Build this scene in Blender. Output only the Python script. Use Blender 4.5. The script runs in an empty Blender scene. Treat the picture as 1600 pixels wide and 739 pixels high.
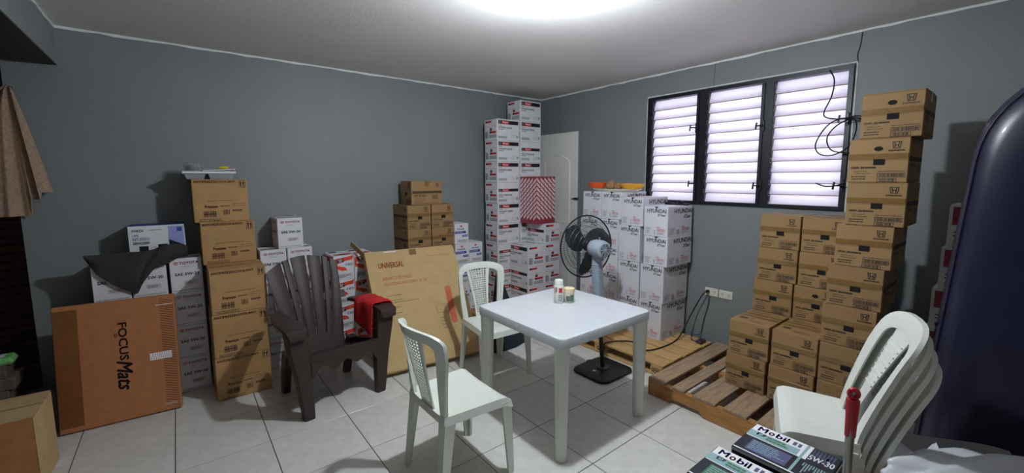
import bpy, bmesh, math, random
from mathutils import Vector, Matrix
rnd = random.Random(11)
PI = math.pi
SC = bpy.context.scene
COL = SC.collection

# ------------------------------------------------------------------ camera
cam_d = bpy.data.cameras.new('camera')
cam_d.sensor_width = 36.0
cam_d.lens = 656.112 * 36 / 1600
cam_d.shift_y = -16.37 / 1600
cam_d.clip_start = 0.02
cam = bpy.data.objects.new('camera', cam_d)
COL.objects.link(cam)
pitch, yaw, roll = 0.112885, 0.67271, -0.003482
F = Vector((math.sin(yaw) * math.cos(pitch), math.cos(yaw) * math.cos(pitch), -math.sin(pitch)))
Rt = Vector((math.cos(yaw), -math.sin(yaw), 0))
Up = Rt.cross(F)
c_, s_ = math.cos(roll), math.sin(roll)
Rr, Ur = c_ * Rt + s_ * Up, -s_ * Rt + c_ * Up
m3 = Matrix((Rr, Ur, -F)).transposed()
cam.matrix_world = Matrix.Translation((0, 0, 1.5638)) @ m3.to_4x4()
SC.camera = cam

# ------------------------------------------------------------------ sky, exposure
wd = bpy.data.worlds.new('sky'); SC.world = wd
wd.use_nodes = True
bgn = wd.node_tree.nodes['Background']
bgn.inputs[0].default_value = (0.83, 0.86, 1.0, 1)
bgn.inputs[1].default_value = 3.0
SC.view_settings.view_transform = 'Standard'
SC.view_settings.look = 'None'
SC.view_settings.gamma = 1.0
SC.view_settings.use_curve_mapping = False
SC.view_settings.exposure = 0.55
BULB_STRENGTH = 960.0
SC.cycles.max_bounces = 10
SC.cycles.diffuse_bounces = 6
SC.cycles.sample_clamp_indirect = 8.0

# ------------------------------------------------------------------ materials
def lin(c):
    def f(v):
        v /= 255.0
        return v / 12.92 if v <= 0.04045 else ((v + 0.055) / 1.055) ** 2.4
    return (f(c[0]), f(c[1]), f(c[2]), 1.0)

def M(name, rgb, rough=0.6, noise=0.0, nscale=12.0, bump=0.0, bscale=120.0, metal=0.0, spec=0.5,
      vary=0.0, stretch=None, trans=0.0, rgb2=None, alpha=1.0, big=0.0, emit=None, estr=0.0, coat=0.0, lo=0.35, hi=0.65):
    m = bpy.data.materials.new(name); m.use_nodes = True
    nt = m.node_tree; N = nt.nodes; L = nt.links
    b = N['Principled BSDF']
    col = lin(rgb)
    b.inputs['Base Color'].default_value = col
    b.inputs['Roughness'].default_value = rough
    b.inputs['Metallic'].default_value = metal
    b.inputs['Specular IOR Level'].default_value = spec
    b.inputs['Coat Weight'].default_value = coat
    if alpha < 1: b.inputs['Alpha'].default_value = alpha
    if emit:
        b.inputs['Emission Color'].default_value = lin(emit); b.inputs['Emission Strength'].default_value = estr
    tc = N.new('ShaderNodeTexCoord'); src = tc.outputs['Object']
    if stretch:
        mp = N.new('ShaderNodeMapping'); mp.inputs['Scale'].default_value = stretch
        L.new(src, mp.inputs['Vector']); src = mp.outputs['Vector']
    cout = None
    if noise > 0 or rgb2:
        nz = N.new('ShaderNodeTexNoise'); nz.inputs['Scale'].default_value = nscale; nz.inputs['Detail'].default_value = 5
        nz.inputs['Roughness'].default_value = 0.65
        L.new(src, nz.inputs['Vector'])
        rp = N.new('ShaderNodeValToRGB')
        e = rp.color_ramp.elements
        e[0].position, e[1].position = lo, hi
        if rgb2: e[0].color, e[1].color = lin(rgb2), col
        else:
            e[0].color = tuple(x * (1 - noise) for x in col[:3]) + (1,)
            e[1].color = tuple(min(1, x * (1 + noise)) for x in col[:3]) + (1,)
        L.new(nz.outputs['Fac'], rp.inputs['Fac']); cout = rp.outputs['Color']
    if big > 0:
        n2 = N.new('ShaderNodeTexNoise'); n2.inputs['Scale'].default_value = 1.7; n2.inputs['Detail'].default_value = 3
        L.new(tc.outputs['Object'], n2.inputs['Vector'])
        mr = N.new('ShaderNodeMapRange'); mr.inputs['From Min'].default_value = .3; mr.inputs['From Max'].default_value = .7
        mr.inputs['To Min'].default_value = 1 - big; mr.inputs['To Max'].default_value = 1 + big
        L.new(n2.outputs['Fac'], mr.inputs['Value'])
        mx = N.new('ShaderNodeMix'); mx.data_type = 'RGBA'; mx.blend_type = 'MULTIPLY'; mx.inputs[0].default_value = 1
        if cout: L.new(cout, mx.inputs[6])
        else: mx.inputs[6].default_value = col
        L.new(mr.outputs['Result'], mx.inputs[7]); cout = mx.outputs[2]
    if vary > 0:
        oi = N.new('ShaderNodeObjectInfo')
        mr = N.new('ShaderNodeMapRange'); mr.inputs['To Min'].default_value = 1 - vary; mr.inputs['To Max'].default_value = 1 + vary
        L.new(oi.outputs['Random'], mr.inputs['Value'])
        mx = N.new('ShaderNodeMix'); mx.data_type = 'RGBA'; mx.blend_type = 'MULTIPLY'; mx.inputs[0].default_value = 1
        if cout: L.new(cout, mx.inputs[6])
        else: mx.inputs[6].default_value = col
        L.new(mr.outputs['Result'], mx.inputs[7]); cout = mx.outputs[2]
    if cout: L.new(cout, b.inputs['Base Color'])
    if bump > 0:
        nb = N.new('ShaderNodeTexNoise'); nb.inputs['Scale'].default_value = bscale; nb.inputs['Detail'].default_value = 4
        L.new(src, nb.inputs['Vector'])
        bp = N.new('ShaderNodeBump'); bp.inputs['Strength'].default_value = bump; bp.inputs['Distance'].default_value = 0.01
        L.new(nb.outputs['Fac'], bp.inputs['Height']); L.new(bp.outputs['Normal'], b.inputs['Normal'])
    if trans > 0:
        out = N['Material Output']
        tr = N.new('ShaderNodeBsdfTranslucent'); tr.inputs['Color'].default_value = col
        ms = N.new('ShaderNodeMixShader'); ms.inputs[0].default_value = trans
        L.new(b.outputs[0], ms.inputs[1]); L.new(tr.outputs[0], ms.inputs[2]); L.new(ms.outputs[0], out.inputs['Surface'])
    return m

wall_m = M('wall_paint', (127, 133, 134), .55, noise=.08, nscale=120, bump=.16, bscale=110, big=.05)
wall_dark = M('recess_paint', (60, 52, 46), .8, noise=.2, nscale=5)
ceil_m = M('ceiling_paint', (230, 227, 226), .7, noise=.03, nscale=60, bump=.14, bscale=70, big=.04)
under_m = M('beam_soffit_dark', (70, 66, 60), .8, noise=.1, nscale=30)
caulk_m = M('white_caulk', (225, 228, 226), .6, noise=.05)
crack_m = M('crack_line', (70, 74, 76), .8)
grout_m = M('grout', (62, 60, 56), .9, noise=.2, nscale=40)
tile_m = M('floor_tile_glaze', (212, 211, 205), .24, noise=.06, nscale=14, vary=.035, spec=.45, big=.03)
kraft = M('kraft_board', (150, 119, 78), .75, noise=.05, nscale=18, bump=.08, bscale=160, vary=.07, stretch=(1, 1, 6))
kraft_d = M('kraft_board_dark', (176, 114, 71), .75, noise=.08, nscale=16, bump=.1, bscale=90, vary=.03)
kraft_u = M('kraft_board_big', (189, 160, 109), .75, noise=.05, nscale=9, bump=.12, bscale=40)
kraft_a = M('kraft_board_plain', (174, 136, 88), .75, noise=.06, nscale=12, bump=.1, bscale=120, vary=.05)
kraft_p = M('kraft_pale', (186, 160, 116), .8, noise=.08, nscale=20, bump=.15, bscale=90)
tape_tan = M('tan_tape', (126, 98, 54), .28, noise=.06, nscale=30, coat=.3)
tape_clr = M('shiny_tape', (176, 142, 108), .12, noise=.05, coat=.6)
white_b = M('white_board', (222, 222, 226), .55, noise=.025, nscale=14, vary=.03)
white_h = M('white_coated_board', (220, 220, 228), .42, noise=.025, nscale=10, vary=.03)
ink = M('black_ink', (28, 26, 28), .6)
ink_s = M('brown_ink', (74, 50, 34), .7)
ink_soft = M('grey_ink', (104, 100, 100), .7)
ink_red = M('red_ink', (196, 38, 46), .55)
ink_redbrown = M('russet_ink', (178, 82, 44), .7)
ink_blue = M('blue_ink', (44, 68, 150), .55)
ink_lblue = M('violet_blue_ink', (84, 84, 220), .5)
ink_orange = M('orange_red_ink', (222, 70, 44), .5)
ink_white = M('white_ink', (235, 235, 238), .5)
ink_green = M('green_ink', (72, 120, 86), .5)
ink_teal = M('teal_ink', (140, 176, 178), .5)
ink_dark = M('deep_navy_ink', (26, 30, 42), .45)
ink_crim = M('crimson_ink', (152, 52, 68), .55)
hole_m = M('dark_hole', (14, 12, 12), .9)
plast_w = M('white_plastic', (217, 223, 213), .32, noise=.015, nscale=8, spec=.5)
plast_c = M('cream_plastic', (219, 222, 214), .34, noise=.03, nscale=8)
plast_t = M('table_plastic', (198, 204, 208), .34, noise=.02, nscale=6)
brown_p = M('brown_plastic', (60, 47, 45), .44, spec=.32, noise=.16, nscale=22, bump=.12, bscale=60, stretch=(6, 6, .5))
black_p = M('black_plastic', (24, 24, 27), .4)
grey_p = M('pale_blue_grey_plastic', (150, 162, 172), .35)
smoke_p = M('smoky_blade_plastic', (44, 48, 54), .3, alpha=.82)
wire_m = M('dark_wire', (34, 38, 44), .4, metal=.3)
wood = M('pallet_wood', (196, 158, 104), .8, noise=.22, nscale=7, bump=.25, bscale=40, vary=.14, stretch=(1, 8, 8))
wood2 = M('pallet_wood_worn', (152, 128, 101), .85, noise=.25, nscale=7, bump=.25, bscale=40, vary=.1, stretch=(1, 8, 8))
wood3 = M('pallet_wood_amber', (166, 118, 66), .75, noise=.25, nscale=6, bump=.2, bscale=40, stretch=(1, 8, 8))
dwood = M('dark_timber', (84, 56, 45), .8, noise=.3, nscale=5, bump=.2, bscale=30, stretch=(1, 6, 6), vary=.15)
lip_m = M('slat_lip', (150, 122, 98), .6)
frame_m = M('black_window_metal', (28, 30, 38), .4, metal=.3, noise=.2, nscale=30)
slat_m = M('white_louvre', (238, 234, 240), .4, trans=.56)
cable_m = M('black_cable', (16, 16, 22), .5)
navy_m = M('navy_vinyl', (25, 26, 50), .36, noise=.16, nscale=5, bump=.06, bscale=8, coat=.2)
navy_c = M('navy_fabric', (30, 34, 48), .9, noise=.2, nscale=60)
char_c = M('charcoal_fabric', (52, 50, 50), .9, noise=.12, nscale=50, bump=.2, bscale=90)
towel_m = M('brown_towel', (166, 140, 118), .95, noise=.2, nscale=70, bump=.5, bscale=150)
red_cloth = M('red_cloth', (190, 26, 28), .9, noise=.12, nscale=60, bump=.3, bscale=120)
bag_m = M('white_bag_film', (222, 226, 230), .32, noise=.04, trans=.2)
clear_m = M('clear_film', (190, 194, 196), .15, alpha=.35)
metal_m = M('brushed_steel', (170, 168, 164), .25, metal=1)
red_p = M('red_plastic', (176, 24, 40), .28, coat=.4)
steel_d = M('dark_steel', (90, 86, 82), .4, metal=.8)
grey_card = M('grey_card', (134, 134, 136), .8, noise=.05)
tray_m = M('grey_tray_plastic', (150, 156, 164), .4)
paper_m = M('paper', (226, 228, 232), .7)
yellow_m = M('yellow_plastic', (226, 196, 28), .5)
pink_m = M('pink_plastic', (214, 110, 140), .5)
orange_p = M('orange_plastic', (232, 96, 46), .42)
amber_p = M('amber_plastic', (232, 168, 44), .42)
root_m = M('tan_root', (170, 130, 92), .85, noise=.3, nscale=20, bump=.4, bscale=30)
ivory_m = M('ivory_plastic', (226, 222, 204), .45)
plate_m = M('outlet_plastic', (226, 224, 206), .4)
door_m = M('door_paint', (236, 236, 232), .5, noise=.03, nscale=8)
bulb_m = M('bulb_glow', (255, 250, 240), .4, emit=(240, 248, 255), estr=BULB_STRENGTH)
bulbn_m = M('bulb_body', (230, 230, 228), .5)
green_pk = M('green_packet', (120, 190, 110), .35, noise=.2, nscale=20)
stone_m = M('dusty_grey_brown', (98, 84, 76), .9, noise=.25, nscale=14)
outgr_m = M('outside_wall', (214, 190, 160), .8)

# ------------------------------------------------------------------ mesh builder
class MB:
    def __init__(s): s.v, s.f, s.m = [], [], []
    def add(s, vs, fs, mi=0, Mx=None):
        o = len(s.v)
        s.v += [(Mx @ Vector(v)) if Mx else Vector(v) for v in vs]
        s.f += [tuple(i + o for i in f) for f in fs]
        s.m += [mi] * len(fs)
    def addbm(s, bm, mi=0, Mx=None):
        bm.verts.index_update()
        s.add([v.co.copy() for v in bm.verts], [[v.index for v in f.verts] for f in bm.faces], mi, Mx); bm.free()
    def box(s, x0, x1, y0, y1, z0, z1, mi=0, ch=0.0, Mx=None, seg=1):
        bm = bmesh.new(); bmesh.ops.create_cube(bm, size=1)
        for v in bm.verts:
            v.co = Vector((x1 if v.co.x > 0 else x0, y1 if v.co.y > 0 else y0, z1 if v.co.z > 0 else z0))
        if ch > 0: bmesh.ops.bevel(bm, geom=list(bm.edges), offset=ch, segments=seg, affect='EDGES', profile=.5)
        s.addbm(bm, mi, Mx)
    def loft(s, rings, mi=0, caps=True, closed=True, Mx=None):
        n = len(rings[0]); vs = [p for r in rings for p in r]; fs = []
        for a in range(len(rings) - 1):
            for k in range(n if closed else n - 1):
                k2 = (k + 1) % n
                fs.append((a * n + k, a * n + k2, (a + 1) * n + k2, (a + 1) * n + k))
        if caps and closed:
            fs.append(tuple(reversed(range(n)))); fs.append(tuple((len(rings) - 1) * n + k for k in range(n)))
        s.add(vs, fs, mi, Mx)
    def tube(s, path, r, n=6, mi=0, Mx=None, loop=False, caps=True):
        P = [Vector(p) for p in path]; rings = []
        up = Vector((0, 0, 1)); prev = None
        for i, p in enumerate(P):
            if loop: t = (P[(i + 1) % len(P)] - P[i - 1])
            else: t = P[min(i + 1, len(P) - 1)] - P[max(i - 1, 0)]
            t.normalize()
            if prev is None:
                a = up if abs(t.dot(up)) < .9 else Vector((1, 0, 0))
                u = t.cross(a).normalized()
            else:
                u = (prev - t * prev.dot(t))
                u = u.normalized() if u.length > 1e-6 else t.orthogonal().normalized()
            prev = u; w = t.cross(u)
            rr = r[i] if isinstance(r, (list, tuple)) else r
            rings.append([p + rr * (math.cos(2 * PI * k / n) * u + math.sin(2 * PI * k / n) * w) for k in range(n)])
        if loop: rings.append(rings[0])
        s.loft(rings, mi, caps=(caps and not loop), Mx=Mx)
    def lathe(s, prof, n=20, mi=0, Mx=None, sx=1, sy=1):
        rings = [[(r * sx * math.cos(2 * PI * k / n), r * sy * math.sin(2 * PI * k / n), z) for k in range(n)] for r, z in prof]
        s.loft(rings, mi, Mx=Mx)
    def prism(s, pts, a0, a1, mi=0, Mx=None):          # pts in xz, extruded along y
        n = len(pts)
        vs = [(x, a0, z) for x, z in pts] + [(x, a1, z) for x, z in pts]
        fs = [tuple(range(n)), tuple(reversed(range(n, 2 * n)))] + [(k, k + n, (k + 1) % n + n, (k + 1) % n) for k in range(n)]
        s.add(vs, fs, mi, Mx)
    def sheet(s, grid, th=.003, mi=0, Mx=None):       # grid of points -> solid sheet
        R, C = len(grid), len(grid[0])
        bm = bmesh.new(); V = [[bm.verts.new(p) for p in row] for row in grid]
        for a in range(R - 1):
            for b in range(C - 1):
                bm.faces.new((V[a][b], V[a][b + 1], V[a + 1][b + 1], V[a + 1][b]))
        bmesh.ops.recalc_face_normals(bm, faces=bm.faces[:])
        bmesh.ops.solidify(bm, geom=bm.faces[:], thickness=th)
        s.addbm(bm, mi, Mx)
    def mesh(s, name, mats, smooth=None, fix=True):
        me = bpy.data.meshes.new(name)
        me.from_pydata([tuple(v) for v in s.v], [], s.f)
        for m in mats: me.materials.append(m)
        me.polygons.foreach_set('material_index', s.m)
        if fix:
            bm = bmesh.new(); bm.from_mesh(me); bmesh.ops.recalc_face_normals(bm, faces=bm.faces[:]); bm.to_mesh(me); bm.free()
        if smooth is not None:
            me.polygons.foreach_set('use_smooth', [True] * len(me.polygons))
            me.set_sharp_from_angle(angle=math.radians(smooth))
        me.update(); return me
    def build(s, name, mats, parent=None, smooth=None, loc=None, rz=0, fix=True):
        if not isinstance(mats, (list, tuple)): mats = [mats]
        return link(name, s.mesh(name, mats, smooth, fix), parent, loc, rz)

def link(name, data, parent=None, loc=None, rz=0):
    o = bpy.data.objects.new(name, data); COL.objects.link(o)
    if parent: o.parent = parent
    if loc: o.location = loc
    if rz: o.rotation_euler = (0, 0, rz)
    return o
def tag(o, label, cat=None, group=None, kind=None):
    if label: o['label'] = label
    if cat: o['category'] = cat
    if group: o['group'] = group
    if kind: o['kind'] = kind
    return o
def empty(name, loc=(0, 0, 0), rz=0):
    return link(name, None, None, loc, rz)
def struct(o, label): return tag(o, label, kind='structure')
def kids(o): return [c for c in COL.objects if c.parent == o]
_kids = {}
def dup(root, loc, rz):
    r = root.copy(); COL.objects.link(r); r.location = loc; r.rotation_euler = (0, 0, rz)
    if root not in _kids:
        _kids[root] = [(c, kids(c)) for c in kids(root)]
    for c, gs in _kids[root]:
        d = c.copy(); COL.objects.link(d); d.parent = r
        for g in gs:
            e = g.copy(); COL.objects.link(e); e.parent = d
    return r

# ------------------------------------------------------------------ lettering
_tc = {}
def text_geo(t, bold=False, shear=0.0):
    k = (t, bold, shear)
    if k in _tc: return _tc[k]
    cu = bpy.data.curves.new('letters', 'FONT'); cu.body = t; cu.size = 1; cu.resolution_u = 2
    cu.shear = shear
    ob = bpy.data.objects.new('letters', cu); COL.objects.link(ob)
    dg = bpy.context.evaluated_depsgraph_get()
    me = bpy.data.meshes.new_from_object(ob.evaluated_get(dg))
    vs = [v.co.copy() for v in me.vertices]; fs = [tuple(p.vertices) for p in me.polygons]
    bpy.data.objects.remove(ob); bpy.data.curves.remove(cu); bpy.data.meshes.remove(me)
    x0 = min(v.x for v in vs); x1 = max(v.x for v in vs); y0 = min(v.y for v in vs); y1 = max(v.y for v in vs)
    vs = [((v.x - x0) / (x1 - x0), (v.y - y0) / (y1 - y0)) for v in vs]
    if bold:
        dx = .022 / (x1 - x0); dy = .016 / (y1 - y0); n = len(vs); V2, F2 = [], []
        for q, (a, b) in enumerate(((-dx, dy), (dx, dy), (0, -dy), (-dx, -dy), (dx, -dy))):
            V2 += [(x * (1 - 2 * dx) + dx + a, y * (1 - 2 * dy) + dy + b) for x, y in vs]; F2 += [tuple(i + q * n for i in f) for f in fs]
        vs, fs = V2, F2
    _tc[k] = (vs, fs); return _tc[k]

class Face:
    """print on a flat face: u to the right, v DOWN from the top-left corner, both in metres"""
    def __init__(s, mb, o, U, V, N):
        s.mb, s.o, s.U, s.V, s.N = mb, Vector(o), Vector(U), Vector(V), Vector(N); s.lift = .0008
    def P(s, u, v, k=0): return s.o + s.U * u + s.V * v + s.N * (s.lift + .0004 * k)
    def poly(s, pts, mi, k=0):
        s.mb.add([s.P(u, v, k) for u, v in pts], [tuple(range(len(pts)))], mi)
    def rect(s, u0, v0, u1, v1, mi, k=0): s.poly([(u0, v0), (u0, v1), (u1, v1), (u1, v0)], mi, k)
    def frame(s, u0, v0, u1, v1, t, mi, k=0):
        s.rect(u0, v0, u1, v0 + t, mi, k); s.rect(u0, v1 - t, u1, v1, mi, k)
        s.rect(u0, v0 + t, u0 + t, v1 - t, mi, k); s.rect(u1 - t, v0 + t, u1, v1 - t, mi, k)
    def text(s, t, u0, v0, u1, v1, mi, bold=False, shear=0.0, k=1, rot=0):
        vs, fs = text_geo(t, bold, shear)
        if rot == 0: q = [s.P(u0 + (u1 - u0) * x, v1 - (v1 - v0) * y, k) for x, y in vs]
        elif rot == 90: q = [s.P(u0 + (u1 - u0) * y, v0 + (v1 - v0) * x, k) for x, y in vs]     # reads downwards
        else: q = [s.P(u1 - (u1 - u0) * x, v0 + (v1 - v0) * y, k) for x, y in vs]
        s.mb.add(q, fs, mi)
    def lines(s, u0, v0, u1, n, dv, t, mi, k=0, ragged=.35, seed=1):
        r = random.Random(seed)
        for i in range(n):
            e = u1 - (u1 - u0) * ragged * r.random(); u = u0
            while u < e - .002:
                w = min(e - u, (u1 - u0) * (.06 + .14 * r.random()))
                s.rect(u, v0 + i * dv, u + w * .86, v0 + i * dv + t, mi, k); u += w
    def bars(s, u0, v0, u1, v1, mi, n=12, k=0, seed=3):
        r = random.Random(seed); u = u0; w = (u1 - u0) / n
        for i in range(n):
            a = w * (.3 + .5 * r.random()); s.rect(u0 + i * w, v0, u0 + i * w + a, v1, mi, k)
    def ring(s, cu, cv, ru, rv, t, mi, n=20, k=1):
        pts = [(math.cos(2 * PI * i / n), math.sin(2 * PI * i / n)) for i in range(n)]
        vs = [s.P(cu + ru * a, cv + rv * b, k) for a, b in pts] + [s.P(cu + (ru - t) * a, cv + (rv - t) * b, k) for a, b in pts]
        s.mb.add(vs, [(i, (i + 1) % n, (i + 1) % n + n, i + n) for i in range(n)], mi)

def faces_of(mb, w, d, h):
    return dict(front=Face(mb, (-w / 2, -d / 2, h), (1, 0, 0), (0, 0, -1), (0, -1, 0)),
                right=Face(mb, (w / 2, -d / 2, h), (0, 1, 0), (0, 0, -1), (1, 0, 0)),
                left=Face(mb, (-w / 2, d / 2, h), (0, -1, 0), (0, 0, -1), (-1, 0, 0)),
                top=Face(mb, (-w / 2, d / 2, h), (1, 0, 0), (0, -1, 0), (0, 0, 1)))

# ------------------------------------------------------------------ cartons
def carton(name, w, d, h, mats, printer, tape=None, side_tape=.05, gap=.003, bulge=0.0):
    """body (mesh) with two top flaps and a strip of tape as children; front looks to -Y, origin under the base"""
    mb = MB(); mb.box(-w / 2, w / 2, -d / 2, d / 2, .0006, h - .004, 0, ch=.0035)
    # shallow slit round the top, where the flaps fold over
    f = faces_of(mb, w, d, h)
    printer(f, w, d, h)
    root = mb.build(name, mats, fix=False)
    fb = MB()
    fb.box(-w / 2 + .001, w / 2 - .001, -d / 2 + .001, -gap / 2, h - .0042, h, 0, ch=.001)
    flap = fb.build('flap', [mats[0]], root)
    fb = MB(); fb.box(-w / 2 + .001, w / 2 - .001, gap / 2, d / 2 - .001, h - .0042, h, 0, ch=.001)
    fb.build('flap', [mats[0]], root)
    if tape:
        tb = MB(); t = .024
        tb.box(-w / 2 - .0006, w / 2 + .0006, -t, t, h - .0005, h + .0006)
        tb.box(-w / 2 - .0008, -w / 2 + .0005, -t, t, h - side_tape, h + .0006)
        tb.box(w / 2 - .0005, w / 2 + .0008, -t, t, h - side_tape, h + .0006)
        tb.build('tape', [tape], root)
    return root

STORE = {}
GROUND = {}
def place(kind, make, loc, rz, label, cat='carton', group=None):
    if kind not in STORE:
        o = make(); STORE[kind] = o; o.location = loc; o.rotation_euler = (0, 0, rz)
    else:
        o = dup(STORE[kind], loc, rz)
    o['label'] = label; o['category'] = cat
    if group: o['group'] = group
    elif 'group' in o: del o['group']
    return o
def at_right(kind, make, Xf, Yl, z, w, d, label, group, jit=0.0):     # front towards -X, Yl = image-left edge of its front
    return place(kind, make, (Xf + d / 2, Yl - w / 2, z), -PI / 2 + jit, label, 'carton', group)
def at_left(kind, make, Xl, Yf, z, w, d, label, group, jit=0.0):      # front towards -Y
    return place(kind, make, (Xl + w / 2, Yf + d / 2, z), jit, label, 'carton', group)

# --- brown carton with the H emblem
HW, HD, HH = .248, .335, .2335
def h_emblem(f, cu, cv, a, b, mi):
    o = [(-a, -b), (a, -b), (a * .74, b), (-a * .74, b)]; i = [(-a * .80, -b * .80), (a * .80, -b * .80), (a * .60, b * .80), (-a * .60, b * .80)]
    for k in range(4):
        p, q = o[k], o[(k + 1) % 4]; r, s = i[(k + 1) % 4], i[k]
        f.poly([(cu + x, cv + y) for x, y in (p, s, r, q)], mi, 1)
    for sg in (-1, 1):
        f.poly([(cu + sg * x, cv + y) for x, y in ((a * .62, -b * .72), (a * .40, -b * .72), (a * .22, 0), (a * .30, b * .72), (a * .50, b * .72), (a * .44, 0))][::sg], mi, 1)
    f.rect(cu - a * .32, cv - b * .12, cu + a * .32, cv + b * .14, mi, 1)
def honda_front(f, w, h, oval=False):
    h_emblem(f, w * .79, h * .165, w * .078, h * .075, 1)
    f.text('HONDA', w * .665, h * .262, w * .925, h * .302, 1, True)
    f.rect(w * .02, h * .492, w * .97, h * .497, 1)
    f.rect(w * .43, h * .47, w * .62, h * .60, 3, 2)
    f.text('10W-30', w * .06, h * .63, w * .29, h * .685, 1, True)
    f.lines(w * .30, h * .64, w * .49, 1, .01, h * .035, 1, ragged=.1, seed=4)
    f.lines(w * .12, h * .735, w * .40, 2, h * .05, h * .012, 1, seed=5)
    f.lines(w * .07, h * .85, w * .43, 2, h * .055, h * .022, 1, seed=6)
    f.lines(w * .52, h * .735, w * .97, 1, .01, h * .012, 1, ragged=.1, seed=8)
    f.frame(w * .51, h * .78, w * .96, h * .875, .0022, 1); f.bars(w * .54, h * .795, w * .94, h * .86, 1, 20)
    f.frame(w * .51, h * .895, w * .83, h * .985, .0022, 1); f.bars(w * .55, h * .91, w * .80, h * .97, 1, 12)
    if oval:
        n = 16
        f.poly([(w * .50 + w * .075 * math.cos(2 * PI * i / n), h * .235 + h * .052 * math.sin(2 * PI * i / n)) for i in range(n)][::-1], 3, 2)
def mk_honda(oval=False, longside=False):
    def pr(f, w, d, h):
        honda_front(f['front'], w, h, oval)
        for sd in ('right', 'left'):
            s = f[sd]
            s.rect(d * .02, h * .42, d * .98, h * .53, 4)
            h_emblem(s, d * .83, h * .16, .016, .014, 1); s.text('HONDA', d * .76, h * .24, d * .90, h * .27, 1, True)
            s.text('10W-30', d * .08, h * .56, d * .30, h * .66, 1, True)
            s.lines(d * .32, h * .58, d * .52, 2, .012, .007, 1, seed=2)
            s.lines(d * .08, h * .72, d * .45, 3, h * .07, .003, 1, seed=7)
            s.lines(d * .66, h * .60, d * .88, 3, h * .06, .007, 1, seed=9)
            s.lines(d * .10, h * .93, d * .95, 1, .01, .004, 1, seed=3)
        t = f['top']; t.rect(0, d * .30, w, d * .34, 4); t.lines(w * .1, d * .1, w * .8, 3, d * .05, .004, 4, seed=2)
        t.rect(w * .12, d * .66, w * .3, d * .76, 4); t.lines(w * .4, d * .8, w * .9, 2, d * .05, .006, 4, seed=2)
    def make():
        o = carton('oil_carton', HW, HD, HH, [kraft, ink, tape_tan, hole_m, ink_s], pr, tape=tape_tan)
        tb = MB(); tb.box(-HW / 2 - .001, HW / 2 - .004, -HD / 2 - .0022, -HD / 2 + .001, HH * .53, HH * .655, ch=.0008)
        tb.build('front_tape', [tape_tan], o)
        lb = MB(); lb.box(-HW / 2 + .0005, HW / 2 - .004, -HD / 2 - .0012, -HD / 2 + .001, HH * .515, HH - .006)
        return o
    return make
# --- white motor-oil box with the red oval emblem
TW, TD, TH = .187, .27, .249
def t_emblem(f, cu, cv, a, b, mi):
    f.ring(cu, cv, a, b, a * .14, mi); f.ring(cu, cv, a * .36, b * .9, a * .13, mi, k=2); f.ring(cu, cv - b * .35, a * .78, b * .5, a * .12, mi, k=3)
def mk_toyota(sae):
    def pr(f, w, d, h):
        s = f['front']
        t_emblem(s, w * .20, h * .135, w * .078, h * .042, 2)
        s.text('TOYOTA', w * .30, h * .095, w * .90, h * .175, 2, True)
        s.text('MOTOR OIL', w * .37, h * .225, w * .62, h * .25, 1)
        s.text('SAE ' + sae, w * .14, h * .42, w * .90, h * .505, 1, True)
        s.frame(w * .40, h * .66, w * .80, h * .765, .0016, 2); s.lines(w * .43, h * .685, w * .78, 3, h * .024, .0028, 1, ragged=.2)
        s.lines(w * .06, h * .93, w * .97, 1, .01, .0028, 1, ragged=.05)
        for sd in ('left', 'right'):
            q = f[sd]; q.text('TOYOTA', d * .28, h * .10, d * .72, h * .17, 2, True); t_emblem(q, d * .2, h * .135, .014, .010, 2)
            q.text('SAE ' + sae, d * .2, h * .42, d * .8, h * .5, 1, True)
        t = f['top']; t.rect(w * .06, d * .70, w * .94, d * .93, 3); t.lines(w * .1, d * .74, w * .9, 3, d * .05, .004, 4); t.rect(w * .06, d * .08, w * .94, d * .3, 3)
    return lambda: carton('motor_oil_box', TW, TD, TH, [white_b, ink, ink_red, ink_soft, ink_white], pr)
# --- plain brown coolant carton
AW, AD, AH = .338, .325, .3125
def mk_cool():
    def pr(f, w, d, h):
        for k in ('front', 'left', 'right'):
            s = f[k]; ww = w if k == 'front' else d
            s.text('ANTIFREEZE/COOLANT', ww * .03, h * .03, ww * .78, h * .085, 1, True)
            s.frame(ww * .845, h * .025, ww * .965, h * .20, .003, 1)
            for c in (.88, .93):
                s.rect(ww * c - .003, h * .09, ww * c + .003, h * .17, 1, 1)
                s.poly([(ww * c - .008, h * .10), (ww * c + .008, h * .10), (ww * c, h * .045)][::1], 1, 1)
            s.lines(ww * .25, h * .50, ww * .80, 1, .01, .003, 4, ragged=.05); s.lines(ww * .70, h * .575, ww * .95, 2, h * .05, .0025, 4)
            s.text('Premium', ww * .2, h * .60, ww * .43, h * .67, 4, True); s.lines(ww * .47, h * .62, ww * .65, 1, .01, .006, 4)
            s.bars(ww * .17, h * .74, ww * .40, h * .88, 4, 14); s.rect(ww * .17, h * .80, ww * .40, h * .82, 4)
            s.bars(ww * .52, h * .72, ww * .64, h * .84, 4, 8); s.text('50/50', ww * .69, h * .72, ww * .87, h * .765, 4, True)
            s.lines(ww * .08, h * .925, ww * .5, 2, h * .035, .004, 1)
    return carton('coolant_carton', AW, AD, AH, [kraft_a, ink, ink, hole_m, ink_s], pr, tape=tape_tan, side_tape=.06)
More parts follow.
